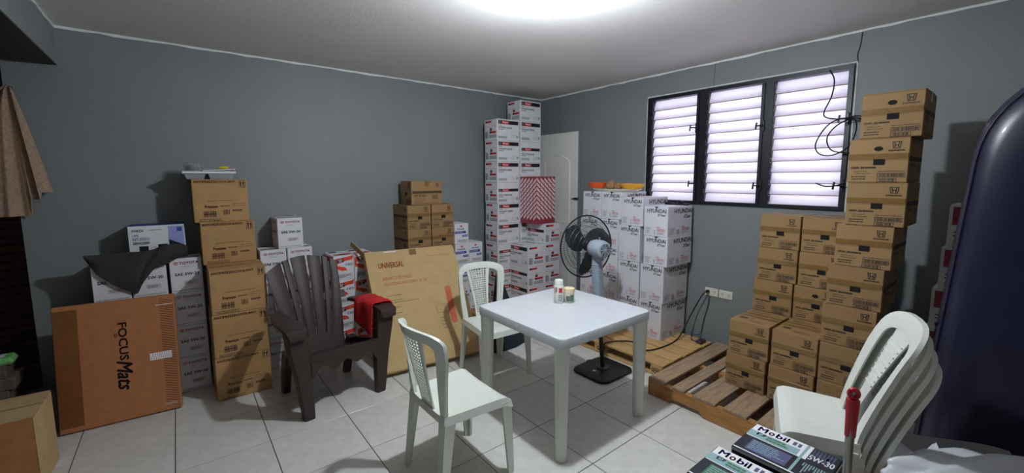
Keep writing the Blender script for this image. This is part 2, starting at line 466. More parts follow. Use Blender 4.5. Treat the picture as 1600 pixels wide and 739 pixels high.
# --- white tall oil carton
YW, YD = .236, .405
def mk_hyundai(h0):
    def pr(f, w, d, h):
        for k in ('front', 'right', 'left'):
            s = f[k]; W = w if k == 'front' else d
            a = .13 if k == 'front' else .24
            s.text('HYUNDAI', W * a, .020, W * (.93 if k == 'front' else .97), .054 if k == 'front' else .062, 1, True)
            s.text('XTeer', W * (.56 if k == 'front' else .62), .062 if k == 'front' else .076, W * .92, .084 if k == 'front' else .108, 1, True, .35)
            s.lines(W * .07, h - .075, W * .32, 5, .012, .0036, 4, seed=3)
            s.text('OIL', W * .56, h - .088, W * .68, h - .076, 2, True)
            s.frame(W * .56, h - .070, W * .88, h - .046, .002, 2); s.text('10W-30', W * .59, h - .065, W * .85, h - .051, 2, True)
            s.lines(W * .56, h - .036, W * .86, 2, .010, .003, 1 if k == 'front' else 4)
            if k != 'front': s.lines(W * .36, h - .06, W * .50, 4, .012, .006, 4, seed=2)
        s = f['front']; s.rect(w * .46, -.0005, w * .60, .008, 3, 2); s.rect(w * .50, .006, w * .54, .026, 3, 2)
        s.lines(w * .44, h - .055, w * .50, 3, .014, .005, 1, ragged=.1)
    return lambda: carton('tall_oil_carton', YW, YD, h0, [white_h, ink, ink_red, hole_m, ink_soft], pr)
# --- white and black banded oil case
SW, SD, SH = .312, .236, .2295
def band_end(q, W, h):
    q.rect(W * .08, h * .06, W * .22, h * .15, 1); q.rect(W * .22, h * .06, W * .56, h * .15, 2); q.lines(W * .06, h * .33, W * .96, 1, .01, .002, 4, ragged=.05)
    q.rect(W * .44, h * .40, W * .60, h * .53, 1); q.rect(W * .47, h * .42, W * .57, h * .50, 2, 1)
    q.rect(W * .42, h * .56, W * .54, h * .66, 1); q.rect(W * .54, h * .56, W * .92, h * .66, 2)
    q.frame(W * .38, h * .73, W * .93, h * .86, .004, 1); q.lines(W * .41, h * .77, W * .9, 2, h * .04, .004, 1, ragged=.1)
    q.bars(W * .06, h * .56, W * .28, h * .88, 1, 8)
def mk_synth(alt=False):
    def pr(f, w, d, h):
        s = f['front']
        b0, b1 = (.30, .44) if alt else (.06, .235)
        s.rect(w * .05, h * b0, w * .95, h * b1, 1); s.rect(w * .20, h * b0 + .002, w * .53, h * b1 - .002, 2, 1)
        s.text('Motor', w * .24, h * (b0 + .04), w * .49, h * (b1 - .05), 3, True, k=2)
        s.rect(w * .07, h * b0 + .004, w * .16, h * b1 - .004, 4, 1)
        s.lines(w * .05, h * (b1 + .045), w * .22, 1, .01, .005, 1)
        y = b1 + .12
        s.text('HIGH MILEAGE' if alt else 'SYNTHETIC BLEND', w * .05, h * y, w * .66, h * (y + .085), 1, True)
        s.lines(w * .05, h * (y + .12), w * .3, 1, .01, .006, 1)
        s.frame(w * .05, h * .80, w * .42, h * .90, .003, 1); s.text('MOTOR OIL', w * .08, h * .825, w * .39, h * .875, 1, True)
        s.lines(w * .62, h * .72, w * .95, 3, h * .07, .002, 4); s.ring(w * .90, h * .80, .013, .013, .005, 1)
        band_end(f['right'], d, h); band_end(f['left'], d, h)
        t = f['top']; t.rect(w * .05, d * .08, w * .6, d * .16, 1); t.rect(w * .05, d * .82, w * .6, d * .9, 1)
    return lambda: carton('oil_case', SW, SD, SH, [white_b, ink, ink_red, ink_white, ink_soft], pr)
# --- small white box with blue bands and a red winged mark
BW, BD, BH = .172, .24, .2175
def mk_blue():
    def pr(f, w, d, h):
        s = f['front']
        s.poly([(w * x, h * y) for x, y in ((.34, .10), (.42, .13), (.46, .06), (.53, .12), (.62, .09), (.56, .14), (.50, .15), (.52, .19), (.46, .16), (.42, .19), (.41, .15))][::-1], 2, 1)
        s.text('M', w * .18, h * .22, w * .33, h * .31, 5, True); s.text('o', w * .35, h * .245, w * .44, h * .31, 2, True); s.text('bil', w * .46, h * .22, w * .68, h * .31, 5, True)
        s.rect(w * .02, h * .37, w * .80, h * .49, 5); s.text('SUPER MOTO', w * .06, h * .40, w * .62, h * .46, 3, True, k=2)
        s.rect(w * .55, h * .56, w * .93, h * .67, 5); s.text('20W-50', w * .6, h * .585, w * .88, h * .645, 3, True, k=2)
        s.frame(w * .22, h * .80, w * .92, h * .93, .002, 1); s.lines(w * .27, h * .83, w * .88, 2, h * .045, .004, 1)
        for k in ('left', 'right'): q = f[k]; q.rect(d * .05, h * .37, d * .95, h * .49, 5); q.text('Mobil', d * .25, h * .2, d * .7, h * .31, 5, True)
    return carton('small_oil_box', BW, BD, BH, [white_b, ink, ink_red, ink_white, ink_soft, ink_blue], pr)
# --- white box with red swoosh and black badge
RW, RD, RH = .174, .27, .222
def mk_swoosh():
    def pr(f, w, d, h):
        s = f['front']
        s.poly([(w * x, h * y) for x, y in ((.02, .12), (.70, .06), (.98, .02), (.92, .20), (.60, .22), (.12, .34), (.02, .45))][::-1], 2)
        s.poly([(w * x, h * y) for x, y in ((.02, .34), (.2, .40), (.55, .48), (.66, .60), (.40, .62), (.18, .52), (.02, .5))][::-1], 2, 1)
        s.rect(w * .18, h * .12, w * .48, h * .27, 1, 2); s.text('MEGA', w * .22, h * .14, w * .44, h * .185, 3, True, k=3); s.text('OIL', w * .25, h * .20, w * .41, h * .25, 3, True, k=3)
        s.text('4T MOTO', w * .56, h * .33, w * .95, h * .43, 1, True, .2)
        s.frame(w * .12, h * .74, w * .88, h * .92, .002, 1); s.lines(w * .16, h * .78, w * .85, 3, h * .04, .005, 1)
        for k in ('left', 'right'): q = f[k]; q.poly([(d * x, h * y) for x, y in ((.05, .1), (.95, .04), (.9, .25), (.3, .3), (.05, .5))][::-1], 2); q.rect(d * .3, h * .12, d * .55, h * .26, 1, 2)
        t = f['top']; t.rect(w * .1, d * .65, w * .9, d * .9, 2); t.rect(w * .3, d * .7, w * .7, d * .85, 1, 1); t.rect(w * .1, d * .1, w * .5, d * .3, 1)
    return carton('swoosh_oil_box', RW, RD, RH, [white_b, ink, ink_orange, ink_white, ink_soft], pr)

# ================================================================== ROOM
XW, YW_, ZC = 3.75, 4.10, 2.565
fl = MB(); fl.box(-2.4, 3.9, -1.6, 5.2, -.12, -.0025)
floor = struct(fl.build('floor', [grout_m]), 'floor of pale square ceramic tiles with dark grout')
TS = .45
tb = MB(); tb.box(-TS / 2 + .0022, TS / 2 - .0022, -TS / 2 + .0022, TS / 2 - .0022, -.011, 0, ch=.0012)
tile_me = tb.mesh('tile', [tile_m])
tx0, ty0 = -.2536 * TS, 7.132 * TS
for i in range(-2, 9):
    for j in range(-9, 3):
        cx, cy = tx0 + (i + .5) * TS, ty0 + (j + .5) * TS
        if cx + TS / 2 > XW + .12 or cy - TS / 2 > YW_: continue
        link('tile', tile_me, floor, (cx, cy, 0))
cb = MB(); cb.box(-2.4, 3.9, -1.6, 5.2, ZC, ZC + .12)
ceiling = struct(cb.build('ceiling', [ceil_m]), 'off-white plastered ceiling')
wb = MB(); wb.box(-.80, 3.9, YW_, YW_ + .15, -.0025, ZC)
wall_left = struct(wb.build('wall_left', [wall_m]), 'grey-blue plastered wall behind the brown leaning cartons')
WY0, WY1, WZ0, WZ1 = .875, 2.505, 1.325, 2.345
wb = MB()
wb.box(XW, XW + .15, -1.6, WY0, -.0025, ZC); wb.box(XW, XW + .15, WY1, YW_, -.0025, ZC)
wb.box(XW, XW + .15, WY0, WY1, -.0025, WZ0); wb.box(XW, XW + .15, WY0, WY1, WZ1, ZC)
wall_right = struct(wb.build('wall_right', [wall_m]), 'grey-blue wall with the louvred window')
wb = MB(); wb.box(-2.4, 3.9, -1.75, -1.6, -.0025, ZC); struct(wb.build('wall_back', [ceil_m]), 'unseen wall behind the viewer, white to bounce fill light')  # out of view; given the ceiling's white so it bounces light back
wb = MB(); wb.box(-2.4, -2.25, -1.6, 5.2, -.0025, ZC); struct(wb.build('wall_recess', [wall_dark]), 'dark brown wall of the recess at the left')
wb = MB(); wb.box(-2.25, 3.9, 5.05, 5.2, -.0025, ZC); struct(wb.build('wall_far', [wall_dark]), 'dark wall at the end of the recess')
# beam above the recess
bb = MB(); bb.box(-.95, -.552, -1.6, YW_, 2.318, ZC, 0)
beam = struct(bb.build('trim_1', [wall_m]), 'grey ceiling beam over the left recess')
bb = MB(); bb.box(-.949, -.553, -1.599, YW_ - .001, 2.312, 2.318); bb.build('soffit', [under_m], beam)  # thin sheet on the underside, darker and browner than the beam
# caulk lines along the ceiling
def caulk(name, a, b, nrm, label):
    a, b = Vector(a), Vector(b); n = 60; mb = MB(); r = random.Random(5); rings = []
    t = (b - a).normalized(); nv = Vector(nrm)
    for i in range(n + 1):
        p = a + (b - a) * i / n; hh = .010 + .009 * r.random(); dd = .004 + .004 * r.random()
        rings.append([p, p + nv * dd, p + nv * dd - Vector((0, 0, hh)), p - Vector((0, 0, hh))])
    mb.loft(rings); return struct(mb.build(name, [caulk_m]), label)
caulk('trim_2', (-.55, YW_, ZC), (XW, YW_, ZC), (0, -1, 0), 'ragged white caulk line between left wall and ceiling')
caulk('trim_3', (XW, YW_, ZC), (XW, -1.0, ZC), (-1, 0, 0), 'ragged white caulk line above the window wall')
caulk('trim_4', (-.552, YW_, ZC), (-.552, 1.0, ZC), (1, 0, 0), 'white caulk line along the ceiling beam')
# fine cracks over the window
cr = MB()
cr.tube([(XW - .0005, 1.86, 2.35), (XW - .0005, 1.862, 2.42), (XW - .0005, 1.858, 2.55)], .0018, 4)
cr.tube([(XW - .0005, .86, 2.35), (XW - .0005, .868, 2.40), (XW - .0005, .855, 2.47), (XW - .0005, .85, 2.55)], .004, 4)
cr.build('crack', [crack_m], wall_right)

# ------------------------------------------------------------------ door in the corner
dr = MB(); dr.box(XW - .034, XW - .002, 3.435, 4.09, .006, 2.11, 0, ch=.003)
door = struct(dr.build('door_1', [door_m]), 'white panelled door in the far corner behind stacked boxes')
pm = MB()
def arch(y0, y1, z0, z1, rise):
    c = (y0 + y1) / 2; P = [(y0, z0), (y1, z0), (y1, z1)]
    for i in range(1, 12): a = i / 12; P.append((y1 + (y0 - y1) * a, z1 + rise * math.sin(PI * a)))
    P.append((y0, z1)); return P
for a in (arch(3.55, 3.98, 1.02, 1.76, .09), arch(3.55, 3.98, .22, .90, .0)):
    pm.tube([(XW - .034, y, z) for y, z in a], .009, 6, loop=True)
pm.build('panel_moulding', [door_m], door, smooth=40)
lt = MB(); lt.box(XW - .050, XW - .03, 3.40, 3.50, 1.315, 1.325); lt.box(XW - .046, XW - .03, 3.42, 3.47, 1.306, 1.334)
lt.build('latch', [steel_d], door)
jb = MB(); jb.box(XW - .012, XW + .001, 3.405, 3.434, 0, 2.14, 0); jb.box(XW - .012, XW + .001, 3.434, 4.10, 2.113, 2.14, 0)
jb.build('door_frame', [wall_m], door)

# ------------------------------------------------------------------ window
win = empty('window_1', (XW, (WY0 + WY1) / 2, WZ0)); struct(win, 'black framed louvre window of three panes in the right wall')
def wpart(name, mb, mats, smooth=None):
    o = mb.build(name, mats, None, smooth); o.parent = win; o.matrix_parent_inverse = Matrix.Translation(win.location).inverted(); return o
fr = MB(); x0, x1 = XW - .02, XW + .10
fr.box(x0, x1, WY0, WY0 + .028, WZ0, WZ1); fr.box(x0, x1, WY1 - .045, WY1, WZ0, WZ1)
fr.box(x0, x1, WY0 + .028, WY1 - .045, WZ0, WZ0 + .026); fr.box(x0, x1, WY0 + .028, WY1 - .045, WZ1 - .03, WZ1)
wpart('frame', fr, [frame_m])
PANES = [(WY0 + .028, 1.372), (1.462, 1.905), (2.000, WY1 - .045)]
for y in ((1.372, 1.462), (1.905, 2.000)):
    mu = MB(); mu.box(x0, x1, y[0], y[1] - .03, WZ0 + .026, WZ1 - .03); mu.box(x0 - .006, x1 - .03, y[1] - .027, y[1] - .004, WZ0 + .026, WZ1 - .03)
    wpart('mullion', mu, [frame_m])
NS = 11; pitchz = (WZ1 - .03 - WZ0 - .026) / NS
for (ya, yb) in PANES:
    sb = MB(); hw = (yb - ya) / 2 - .002; tl = math.radians(72); L = .112
    dx, dz = math.cos(tl) * L / 2, math.sin(tl) * L / 2
    # each slat leans outwards at the bottom, with a small rolled lip
    sb.sheet([[(x, -hw, z) for x, z in ((dx, dz), (dx * .5, dz * .5), (0, 0), (-dx * .5, -dz * .5), (-dx, -dz))], [(x, hw, z) for x, z in ((dx, dz), (dx * .5, dz * .5), (0, 0), (-dx * .5, -dz * .5), (-dx, -dz))]], .003)
    sb.box(-dx - .006, -dx - .001, -hw, hw, -dz - .003, -dz + .003, 1)
    sme = sb.mesh('slat', [slat_m, lip_m], 40)
    for k in range(NS):
        o = link('slat', sme, win); o.location = (.035, (ya + yb) / 2 - win.location.y, WZ0 + .026 + (k + .5) * pitchz - win.location.z)
    st = MB()
    for k in range(NS):
        z = WZ0 + .026 + (k + .5) * pitchz
        st.box(XW - .012, XW + .004, yb - .012, yb - .001, z - .022, z + .022, ch=.003)
    wpart('slat_clip', st, [steel_d])['kind'] = 'stuff'
for (y, z) in ((2.002, 2.014), (1.996, 1.51), (1.443, 1.977), (1.439, 1.498), (.90, 1.973), (.90, 1.504)):
    hb = MB(); y -= 0; 
    hb.box(XW - .03, XW - .015, y - .022, y, z - .045, z + .045, ch=.004)
    hb.tube([(XW - .03, y - .01, z), (XW - .055, y + .004, z), (XW - .06, y + .03, z)], .006, 6)
    hb.tube([(XW - .06, y + .032, z - .028), (XW - .06, y + .03, z + .002), (XW - .06, y + .026, z + .026)], .007, 6)
    wpart('crank_handle', hb, [black_p], 40)
ck = MB()
for (p, q) in (((XW - .001, WY0 - .012, WZ0 - .01), (XW - .001, WY0 - .012, WZ1 + .012)), ((XW - .001, WY0 - .012, WZ1 + .012), (XW - .001, WY1 + .012, WZ1 + .012)), ((XW - .001, WY1 + .014, WZ1 + .012), (XW - .001, WY1 + .014, WZ0))):
    P = [Vector(p).lerp(Vector(q), i / 24) for i in range(25)]
    ck.tube(P, [.004 + .004 * rnd.random() for _ in P], 5)
wpart('caulk', ck, [caulk_m])

# cables on the window
def cord(name, pts, r, mat, label, cat='cable', group=None, sub=6):
    P = [Vector(p) for p in pts]; out = []
    for i in range(len(P) - 1):
        p0, p1, p2, p3 = P[max(i - 1, 0)], P[i], P[i + 1], P[min(i + 2, len(P) - 1)]
        for k in range(sub):
            t = k / sub
            out.append(.5 * ((2 * p1) + (p2 - p0) * t + (2 * p0 - 5 * p1 + 4 * p2 - p3) * t * t + (3 * p1 - p0 - 3 * p2 + p3) * t ** 3))
    out.append(P[-1]); mb = MB(); mb.tube(out, r, 6); o = mb.build(name, [mat], smooth=60)
    return tag(o, label, cat, group)
cx = XW - .055
cord('black_cable', [(cx, y, z) for y, z in ((1.006, 2.32), (.975, 2.248), (.983, 2.139), (1.021, 2.032), (1.003, 1.99), (.916, 1.971), (.827, 1.983), (.79, 1.95), (.78, 1.80))], .0045, cable_m, 'black cable curving down from the top of the right window pane')
cord('black_cable', [(cx - .014, y, z) for y, z in ((.80, 1.95), (.831, 1.97), (.931, 1.968), (1.003, 1.917), (1.054, 1.807), (1.03, 1.736), (.952, 1.719), (.863, 1.772), (.825, 1.878), (.841, 1.962), (.929, 1.932), (.987, 1.847), (.954, 1.755), (.842, 1.728))], .0045, cable_m, 'black cable hanging in two loops beside the right window pane')
cord('black_cable', [(cx - .012, y, z) for y, z in ((1.034, 1.522), (.978, 1.499), (.91, 1.505), (.86, 1.53))], .005, cable_m, 'short black cable end low on the right window pane')

# bulb
bl = empty('light_bulb', (1.523, 1.554, ZC)); tag(bl, 'bare glowing bulb hanging from a white holder under the ceiling', 'bulb')
h_ = MB(); h_.lathe([(.0, 0), (.055, 0), (.058, -.012), (.03, -.02), (.03, -.045), (.0, -.045)], 24); h_.build('holder', [bulbn_m], bl, 40)
n_ = MB(); n_.lathe([(.0, -.045), (.006, -.045), (.006, -.085), (.019, -.088), (.024, -.118), (.043, -.1495), (.0, -.1495)], 24); n_.build('neck', [bulbn_m], bl, 50)
g_ = MB(); g_.lathe([(.0, -.1497), (.04, -.1497)] + [(.045 * math.cos(a * PI / 18), -.165 - .045 * math.sin(a * PI / 18)) for a in range(-2, 9)] + [(.001, -.21)], 28); g_.build('globe', [bulb_m], bl, 50)

# outlets and cords
for k, (y0, y1, lab) in enumerate(((1.845, 1.728, 'left of two white wall outlets, black plug in it'), (1.720, 1.600, 'right of two white wall outlets, empty sockets'))):
    zc = .53 + (.0 if k == 0 else -.0)
    ob = empty('wall_outlet', (XW, (y0 + y1) / 2, zc)); tag(ob, lab, 'outlet')
    pb = MB(); pb.box(-.010, -.0005, -(y0 - y1) / 2, (y0 - y1) / 2, -.037, .037, ch=.003); pb.build('plate', [plate_m], ob)
    for s in (-1, 1):
        sk = MB(); sk.box(-.012, -.0095, s * .028 - .017, s * .028 + .017, -.02, .02, ch=.001)
        q = sk.build('socket', [plate_m], ob)
        ss = MB()
        for dy in (-.006, .006): ss.box(-.0128, -.0115, s * .028 + dy - .0015, s * .028 + dy + .0015, -.002, .012)
        ss.box(-.0128, -.0115, s * .028 - .003, s * .028 + .003, -.014, -.008)
        ss.build('slot', [hole_m], q)
cord('thin_cord', [(3.728, 1.80, .50), (3.735, 1.81, .40), (3.737, 1.845, .25), (3.72, 1.86, .124), (3.66, 1.90, .112), (3.56, 1.86, .112), (3.53, 1.80, .112)], .003, cable_m, 'thin grey cord hanging straight down the wall below the outlet', 'cord')
ad = MB(); ad.box(3.50, 3.60, 1.74, 1.795, .1065, .135, ch=.008)
tag(ad.build('power_adapter', [M('plum_plastic', (62, 40, 62), .4)]), 'dark plum power adapter lying on the pallet by the wall', 'adapter')

# ================================================================== PALLETS
def bd(root, name, x0, x1, y0, y1, z0, z1, mat, along='x'):
    if along == 'x':
        mb = MB(); mb.box(-(x1 - x0) / 2, (x1 - x0) / 2, -(y1 - y0) / 2, (y1 - y0) / 2, z0, z1, ch=.003); rz = 0
    else:
        mb = MB(); mb.box(-(y1 - y0) / 2, (y1 - y0) / 2, -(x1 - x0) / 2, (x1 - x0) / 2, z0, z1, ch=.003); rz = PI / 2
    o = mb.build(name, [mat]); o.parent = root
    o.location = ((x0 + x1) / 2 - root.location.x, (y0 + y1) / 2 - root.location.y, 0); o.rotation_euler = (0, 0, rz)
    return o
# front pallet: boards run towards the wall on notched stringers
PX0, PX1 = 2.585, 3.62
pl = empty('wooden_pallet', (3.1, 1.055, 0)); tag(pl, 'worn wooden pallet with wide gaps, under the brown cartons', 'pallet')
for (a, b) in ((1.53, 1.66), (1.385, 1.475), (1.175, 1.325), (.985, 1.125), (.80, .93), (.615, .75), (.45, .57)):
    bd(pl, 'board', PX0, PX1, a, b, .110, .1295, wood2)
for k, xx in enumerate((PX0 + .002, 3.08, PX1 - .044)):
    L0, L1 = .45, 1.66
    n1, n2 = .87, 1.37
    def yy(t): return t - 1.055
    prof = [(L0, 0), (n1 - .12, 0), (n1 - .09, .035), (n1 + .09, .035), (n1 + .12, 0), (n2 - .12, 0), (n2 - .09, .035), (n2 + .09, .035), (n2 + .12, 0), (L1, 0), (L1, .1095), (L0, .1095)]
    mb = MB(); mb.prism([(yy(t), z) for t, z in prof], -.021, .021)
    o = mb.build('stringer', [wood3]); o.parent = pl; o.location = (xx + .021 - 3.1, 0, 0); o.rotation_euler = (0, 0, PI / 2)
for yb in ((1.56, 1.65), (1.02, 1.11), (.46, .56)):
    bd(pl, 'bottom_board', PX0 + .05, 3.07, yb[0], yb[1], .001, .016, wood2)
# rear pallet: boards along the wall on blocks
QX0, QX1, QY0, QY1 = 2.865, 3.66, 1.715, 2.99
p2 = empty('wooden_pallet', (3.26, 2.35, 0)); tag(p2, 'pale wooden block pallet under the white tall cartons', 'pallet')
nb = 5; bw = (QX1 - QX0) / nb
for k in range(nb):
    bd(p2, 'board', QX0 + k * bw + .003, QX0 + (k + 1) * bw - .014, QY0 + .006 * (k % 2), QY1, .0865, .1045, wood, 'y')
for yc in (QY0 + .06, 2.35, QY1 - .06):
    bd(p2, 'cross_board', QX0 + .002, QX1 - .005, yc - .05, yc + .05, .0705, .086, wood)
    for xc in (QX0 + .055, (QX0 + QX1) / 2, QX1 - .06):
        b_ = bd(p2, 'block', xc - .05, xc + .05, yc - .055, yc + .055, .0165, .0700, wood3 if xc > 3 else wood)
        if xc < 3:
            pr = MB(); f = Face(pr, (-.05, .055, .07), (0, -1, 0), (0, 0, -1), (-1, 0, 0))
            if yc < 2: f.text('EPAL', .022, .014, .088, .036, 0, True); f.ring(.055, .026, .046, .021, .004, 0)
            else: f.text('IZ', .03, .008, .075, .042, 0, True)
            q = pr.build('stamp', [ink], None, fix=False); q.parent = b_
for xc in (QX0 + .055, (QX0 + QX1) / 2, QX1 - .06):
    bd(p2, 'bottom_board', xc - .05, xc + .05, QY0, QY1, .001, .016, wood, 'y')
# pallet under the corner boxes
p3 = empty('wooden_pallet', (2.9, 3.5, 0)); tag(p3, 'wooden pallet showing its corner under the banded boxes in the far corner', 'pallet')
for k in range(6): bd(p3, 'board', 2.38 + k * .175, 2.38 + k * .175 + .15, 3.08, 3.785 if k < 2 else 4.05, .118, .1375, wood3, 'y')
for yc in (3.11, 3.55): bd(p3, 'stringer', 2.38, 3.41, yc - .03, yc + .03, .012, .117, dwood)
bd(p3, 'stringer', 2.74, 3.41, 3.97, 4.03, .012, .117, dwood)
for xc in (2.43, 2.9, 3.36): bd(p3, 'bottom_board', xc - .045, xc + .045, 3.08, 3.78 if xc < 2.5 else 4.03, .001, .0115, wood3, 'y')
# pallet behind the leaning carton
p4 = empty('wooden_pallet', (1.98, 3.92, 0)); tag(p4, 'wooden pallet hidden behind the large leaning pale carton', 'pallet')
for k in range(4): bd(p4, 'board', 1.70 + k * .138, 1.70 + k * .138 + .128, 3.75, 4.085, .118, .1375, wood, 'y')
for yc in (3.79, 4.04): bd(p4, 'stringer', 1.70, 2.24, yc - .03, yc + .03, .001, .117, wood3)

# ================================================================== CARTONS
mkH, mkHo = mk_honda(False), mk_honda(True)
z0 = .1300
PLACE = {1: 'topmost', 2: 'second from top', 3: 'third from top', 4: 'fourth from top', 5: 'fifth from top', 6: 'sixth from top', 7: 'seventh from top', 8: 'bottom one', 9: 'bottom one'}
G1 = 'brown cartons by the window'
eY = [.640, .676, .671, .705, .728, .742, .740, .740]
for k in range(8):
    z = z0 + (7 - k) * (HH + .0006)
    ov = k < 2
    at_right('honda_o' if ov else 'honda', mkHo if ov else mkH, 2.93, eY[k], z, HW, HD,
             'brown emblem carton, %s in the tallest stack right of the window' % PLACE[k + 1], G1, rnd.uniform(-.012, .012) if k < 5 else 0)
aY = [1.236, 1.240, 1.256, 1.25, 1.25]
bY = [.977, .981, .998, .998, .998]
for k in range(5):
    z = z0 + (4 - k) * (HH + .0006)
    lab = ['topmost', 'second from top', 'third from top'][k] if k < 3 else None
    at_right('honda', mkH, 3.275, aY[k], z, HW, HD, ('brown emblem carton, %s in the wall-side stack below the window, left column' % lab) if lab else 'brown carton hidden behind the two front stacks below the window', G1 if lab else 'brown cartons hidden below the window')
    ov = k == 2
    at_right('honda_o' if ov else 'honda', mkHo if ov else mkH, 3.275, bY[k], z, HW, HD, ('brown emblem carton%s, %s, wall-side right column below the window' % (' with oval hand hole' if ov else '', lab)) if lab else 'brown carton hidden behind the two front stacks below the window', G1 if lab else 'brown cartons hidden below the window')
for k, (yl, lab) in enumerate(((1.273, 'lower brown carton at the left front corner of the worn pallet'), (1.262, 'upper brown carton at the left front corner of the worn pallet'))):
    at_right('honda', mkH, 2.93, yl, z0 + k * (HH + .0006), HW, HD, lab, G1)
for k, (yl, lab) in enumerate(((1.004, 'lower brown carton behind the white chair seat, beside tallest stack'), (.997, 'upper brown carton between the front left pair and the tallest stack'))):
    at_right('honda', mkH, 2.93, yl, z0 + k * (HH + .0006), HW, HD, lab, G1)
# same kind against the left wall
zl = .138
G2 = 'brown cartons against the left wall'
for k in range(5):
    z = zl + k * (HH + .0006)
    for c, xl in enumerate((1.716, 1.975)):
        if k == 4: lab = 'brown emblem carton, top row, %s of the group behind the leaning carton' % ('left' if c == 0 else 'right')
        elif k == 3: lab = 'brown emblem carton, second row, %s, half hidden by the leaning carton' % ('left' if c == 0 else 'right')
        else: lab = None
        at_left('honda', mkH, xl, 3.762, z, HW, HD, lab or 'brown carton wholly hidden behind the large leaning carton', G2 if lab else 'brown cartons hidden behind the leaning carton')
place('honda', mkH, (1.77 + HD / 2, 3.775 + HW / 2, zl + 5 * (HH + .0006)), -PI / 2, 'single brown carton lying sideways on top of the group at left wall', 'carton', G2)

# white oil boxes, left wall
m20, m30 = mk_toyota('5W-20'), mk_toyota('5W-30')
G3 = 'white motor oil boxes behind the orange-brown carton'
for k in range(4):
    z = k * (TH + .0006)
    lab = ['bottom', 'second from floor', 'third from floor', 'topmost'][k]
    at_left('t20', m20, -.0785, 3.82, z, TW, TD, 'white 5W-20 box, %s in the column between both brown carton stacks' % lab, G3)
    at_left('t20', m20, -.2835, 3.825, z, TW, TD, 'white 5W-20 box half covered by the charcoal cloth, middle of top row' if k == 3 else 'white box hidden behind the leaning orange-brown carton', G3 if k == 3 else 'white boxes hidden behind the orange-brown carton')
    at_left('t20', m20, -.478, 3.822, z, TW, TD, 'white 5W-20 box at the left end under the cloth tip' if k == 3 else ('white box showing only its top strip above the orange-brown carton' if k == 2 else 'white box hidden behind the leaning orange-brown carton'), G3 if k >= 2 else 'white boxes hidden behind the orange-brown carton')
G4 = 'white motor oil boxes behind the brown armchair'
for k in range(4):
    z = k * (TH + .0006)
    at_left('t30', m30, .483, 3.82, z, TW, TD, 'white 5W-30 box, %s in the left column behind the brown armchair' % ['bottom', 'second from floor', 'third from floor', 'topmost'][k], G4)
    at_left('t30', m30, .680, 3.82, z, TW, TD, 'white 5W-30 box, topmost in the right column behind the brown armchair' if k == 3 else 'white 5W-30 box hidden by the brown armchair back, right column', G4 if k == 3 else 'white boxes hidden by the armchair back')
at_left('t30', m30, .618, 3.825, 4 * (TH + .0006), TW, TD, 'single white 5W-30 box standing on top of the pair behind armchair', G4)

# coolant stack
aX = [.1215, .125, .131, .1140, .087]
for k in range(5):
    w_ = .013 if k == 2 else 0
    at_left('cool', mk_cool, aX[k], 3.482 if k < 3 else 3.766, k * (AH + .0006), AW, AD, 'plain brown coolant carton, %s of the five-high stack' % ['bottom', 'second from floor', 'middle one', 'fourth from floor', 'topmost'][k], 'plain brown coolant cartons', rnd.uniform(-.01, .01))

# swoosh boxes
for k in range(4):
    for c, xl in enumerate((1.030, 1.208)):
        lab = {(3, 0): 'white box with red swoosh, top left, between brown armchair and leaning carton', (2, 0): 'white box with red swoosh directly below the top left swoosh box', (3, 1): 'white box with red swoosh, top right, behind the leaning carton flap', (2, 1): 'white box with red swoosh below the top right one, behind leaning carton'}.get((k, c))
        if not lab and c == 0: lab = 'white swoosh box seen under the armchair arm, %s' % ('lowest of its column' if k == 0 else 'second from floor')
        at_left('swoosh', mk_swoosh, xl, 3.80, k * (RH + .0006), RW, RD, lab or 'white swoosh box hidden behind the leaning carton', 'white boxes with red swoosh' if lab else 'white swoosh boxes hidden behind the leaning carton')

# small blue banded boxes
for c, (xl, n) in enumerate(((2.256, 5), (2.432, 4))):
    for k in range(n):
        lab = {(0, 4): 'small white box with blue bands, topmost, standing on the left column', (0, 3): 'small white blue-banded box, left column, just under the topmost one', (1, 3): 'small white blue-banded box on top of the right column', (1, 2): 'small white blue-banded box seen through chair back, right column, second down', (1, 1): 'small white blue-banded box seen through chair back, right column, third down'}.get((c, k))
        xx = xl + (.004 if k % 2 else 0)
        at_left('blue', mk_blue, xx, 3.80, k * (BH + .0006), BW, BD, lab or 'small white blue-banded box hidden behind the white chair', 'small blue banded boxes' if lab else 'blue banded boxes hidden behind the chair')

# banded oil cases in the corner
mS, mSa = mk_synth(False), mk_synth(True)
zs = .1380
ORD = ['bottom', 'second from bottom', 'third from bottom', 'fourth from bottom', 'fifth from bottom', 'sixth from bottom', 'third from top', 'second from top', 'topmost']
for k in range(9):
    alt = k in (5, 2, 1)
    at_left('synth_a' if alt else 'synth', mSa if alt else mS, 2.764 + rnd.uniform(-.004, .004), 3.722, zs + k * (SH + .0006), SW, SD,
            'black and red banded white case, %s in the left corner tower' % ORD[k], 'banded oil cases in the corner')
for k in range(10):
    alt = k == 7
    lab = {9: 'topmost', 8: 'second from top', 7: 'third from top', 6: 'fourth from top', 4: 'sixth from top, beside the striped box'}.get(k)
    at_left('synth_a' if alt else 'synth', mSa if alt else mS, 3.090 + rnd.uniform(-.003, .003), 3.722, zs + k * (SH + .0006), SW, SD,
            ('banded white case, %s, tall tower next to the door' % lab) if lab else 'banded white case hidden behind the front cases of the corner', 'banded oil cases in the corner' if lab else 'banded cases hidden in the corner')
s2 = .2355
def mk_f(alt):
    def make():
        o = (mSa if alt else mS)(); return o
    return make
for k in range(3):
    at_right('synth_a' if k == 1 else 'synth', mSa if k == 1 else mS, 2.932, 3.714, zs + k * (SH + .0006) , SW, SD, 'banded white case, %s in the short front stack before the tower' % ['bottom', 'middle', 'topmost'][k], 'banded oil cases in the corner', )
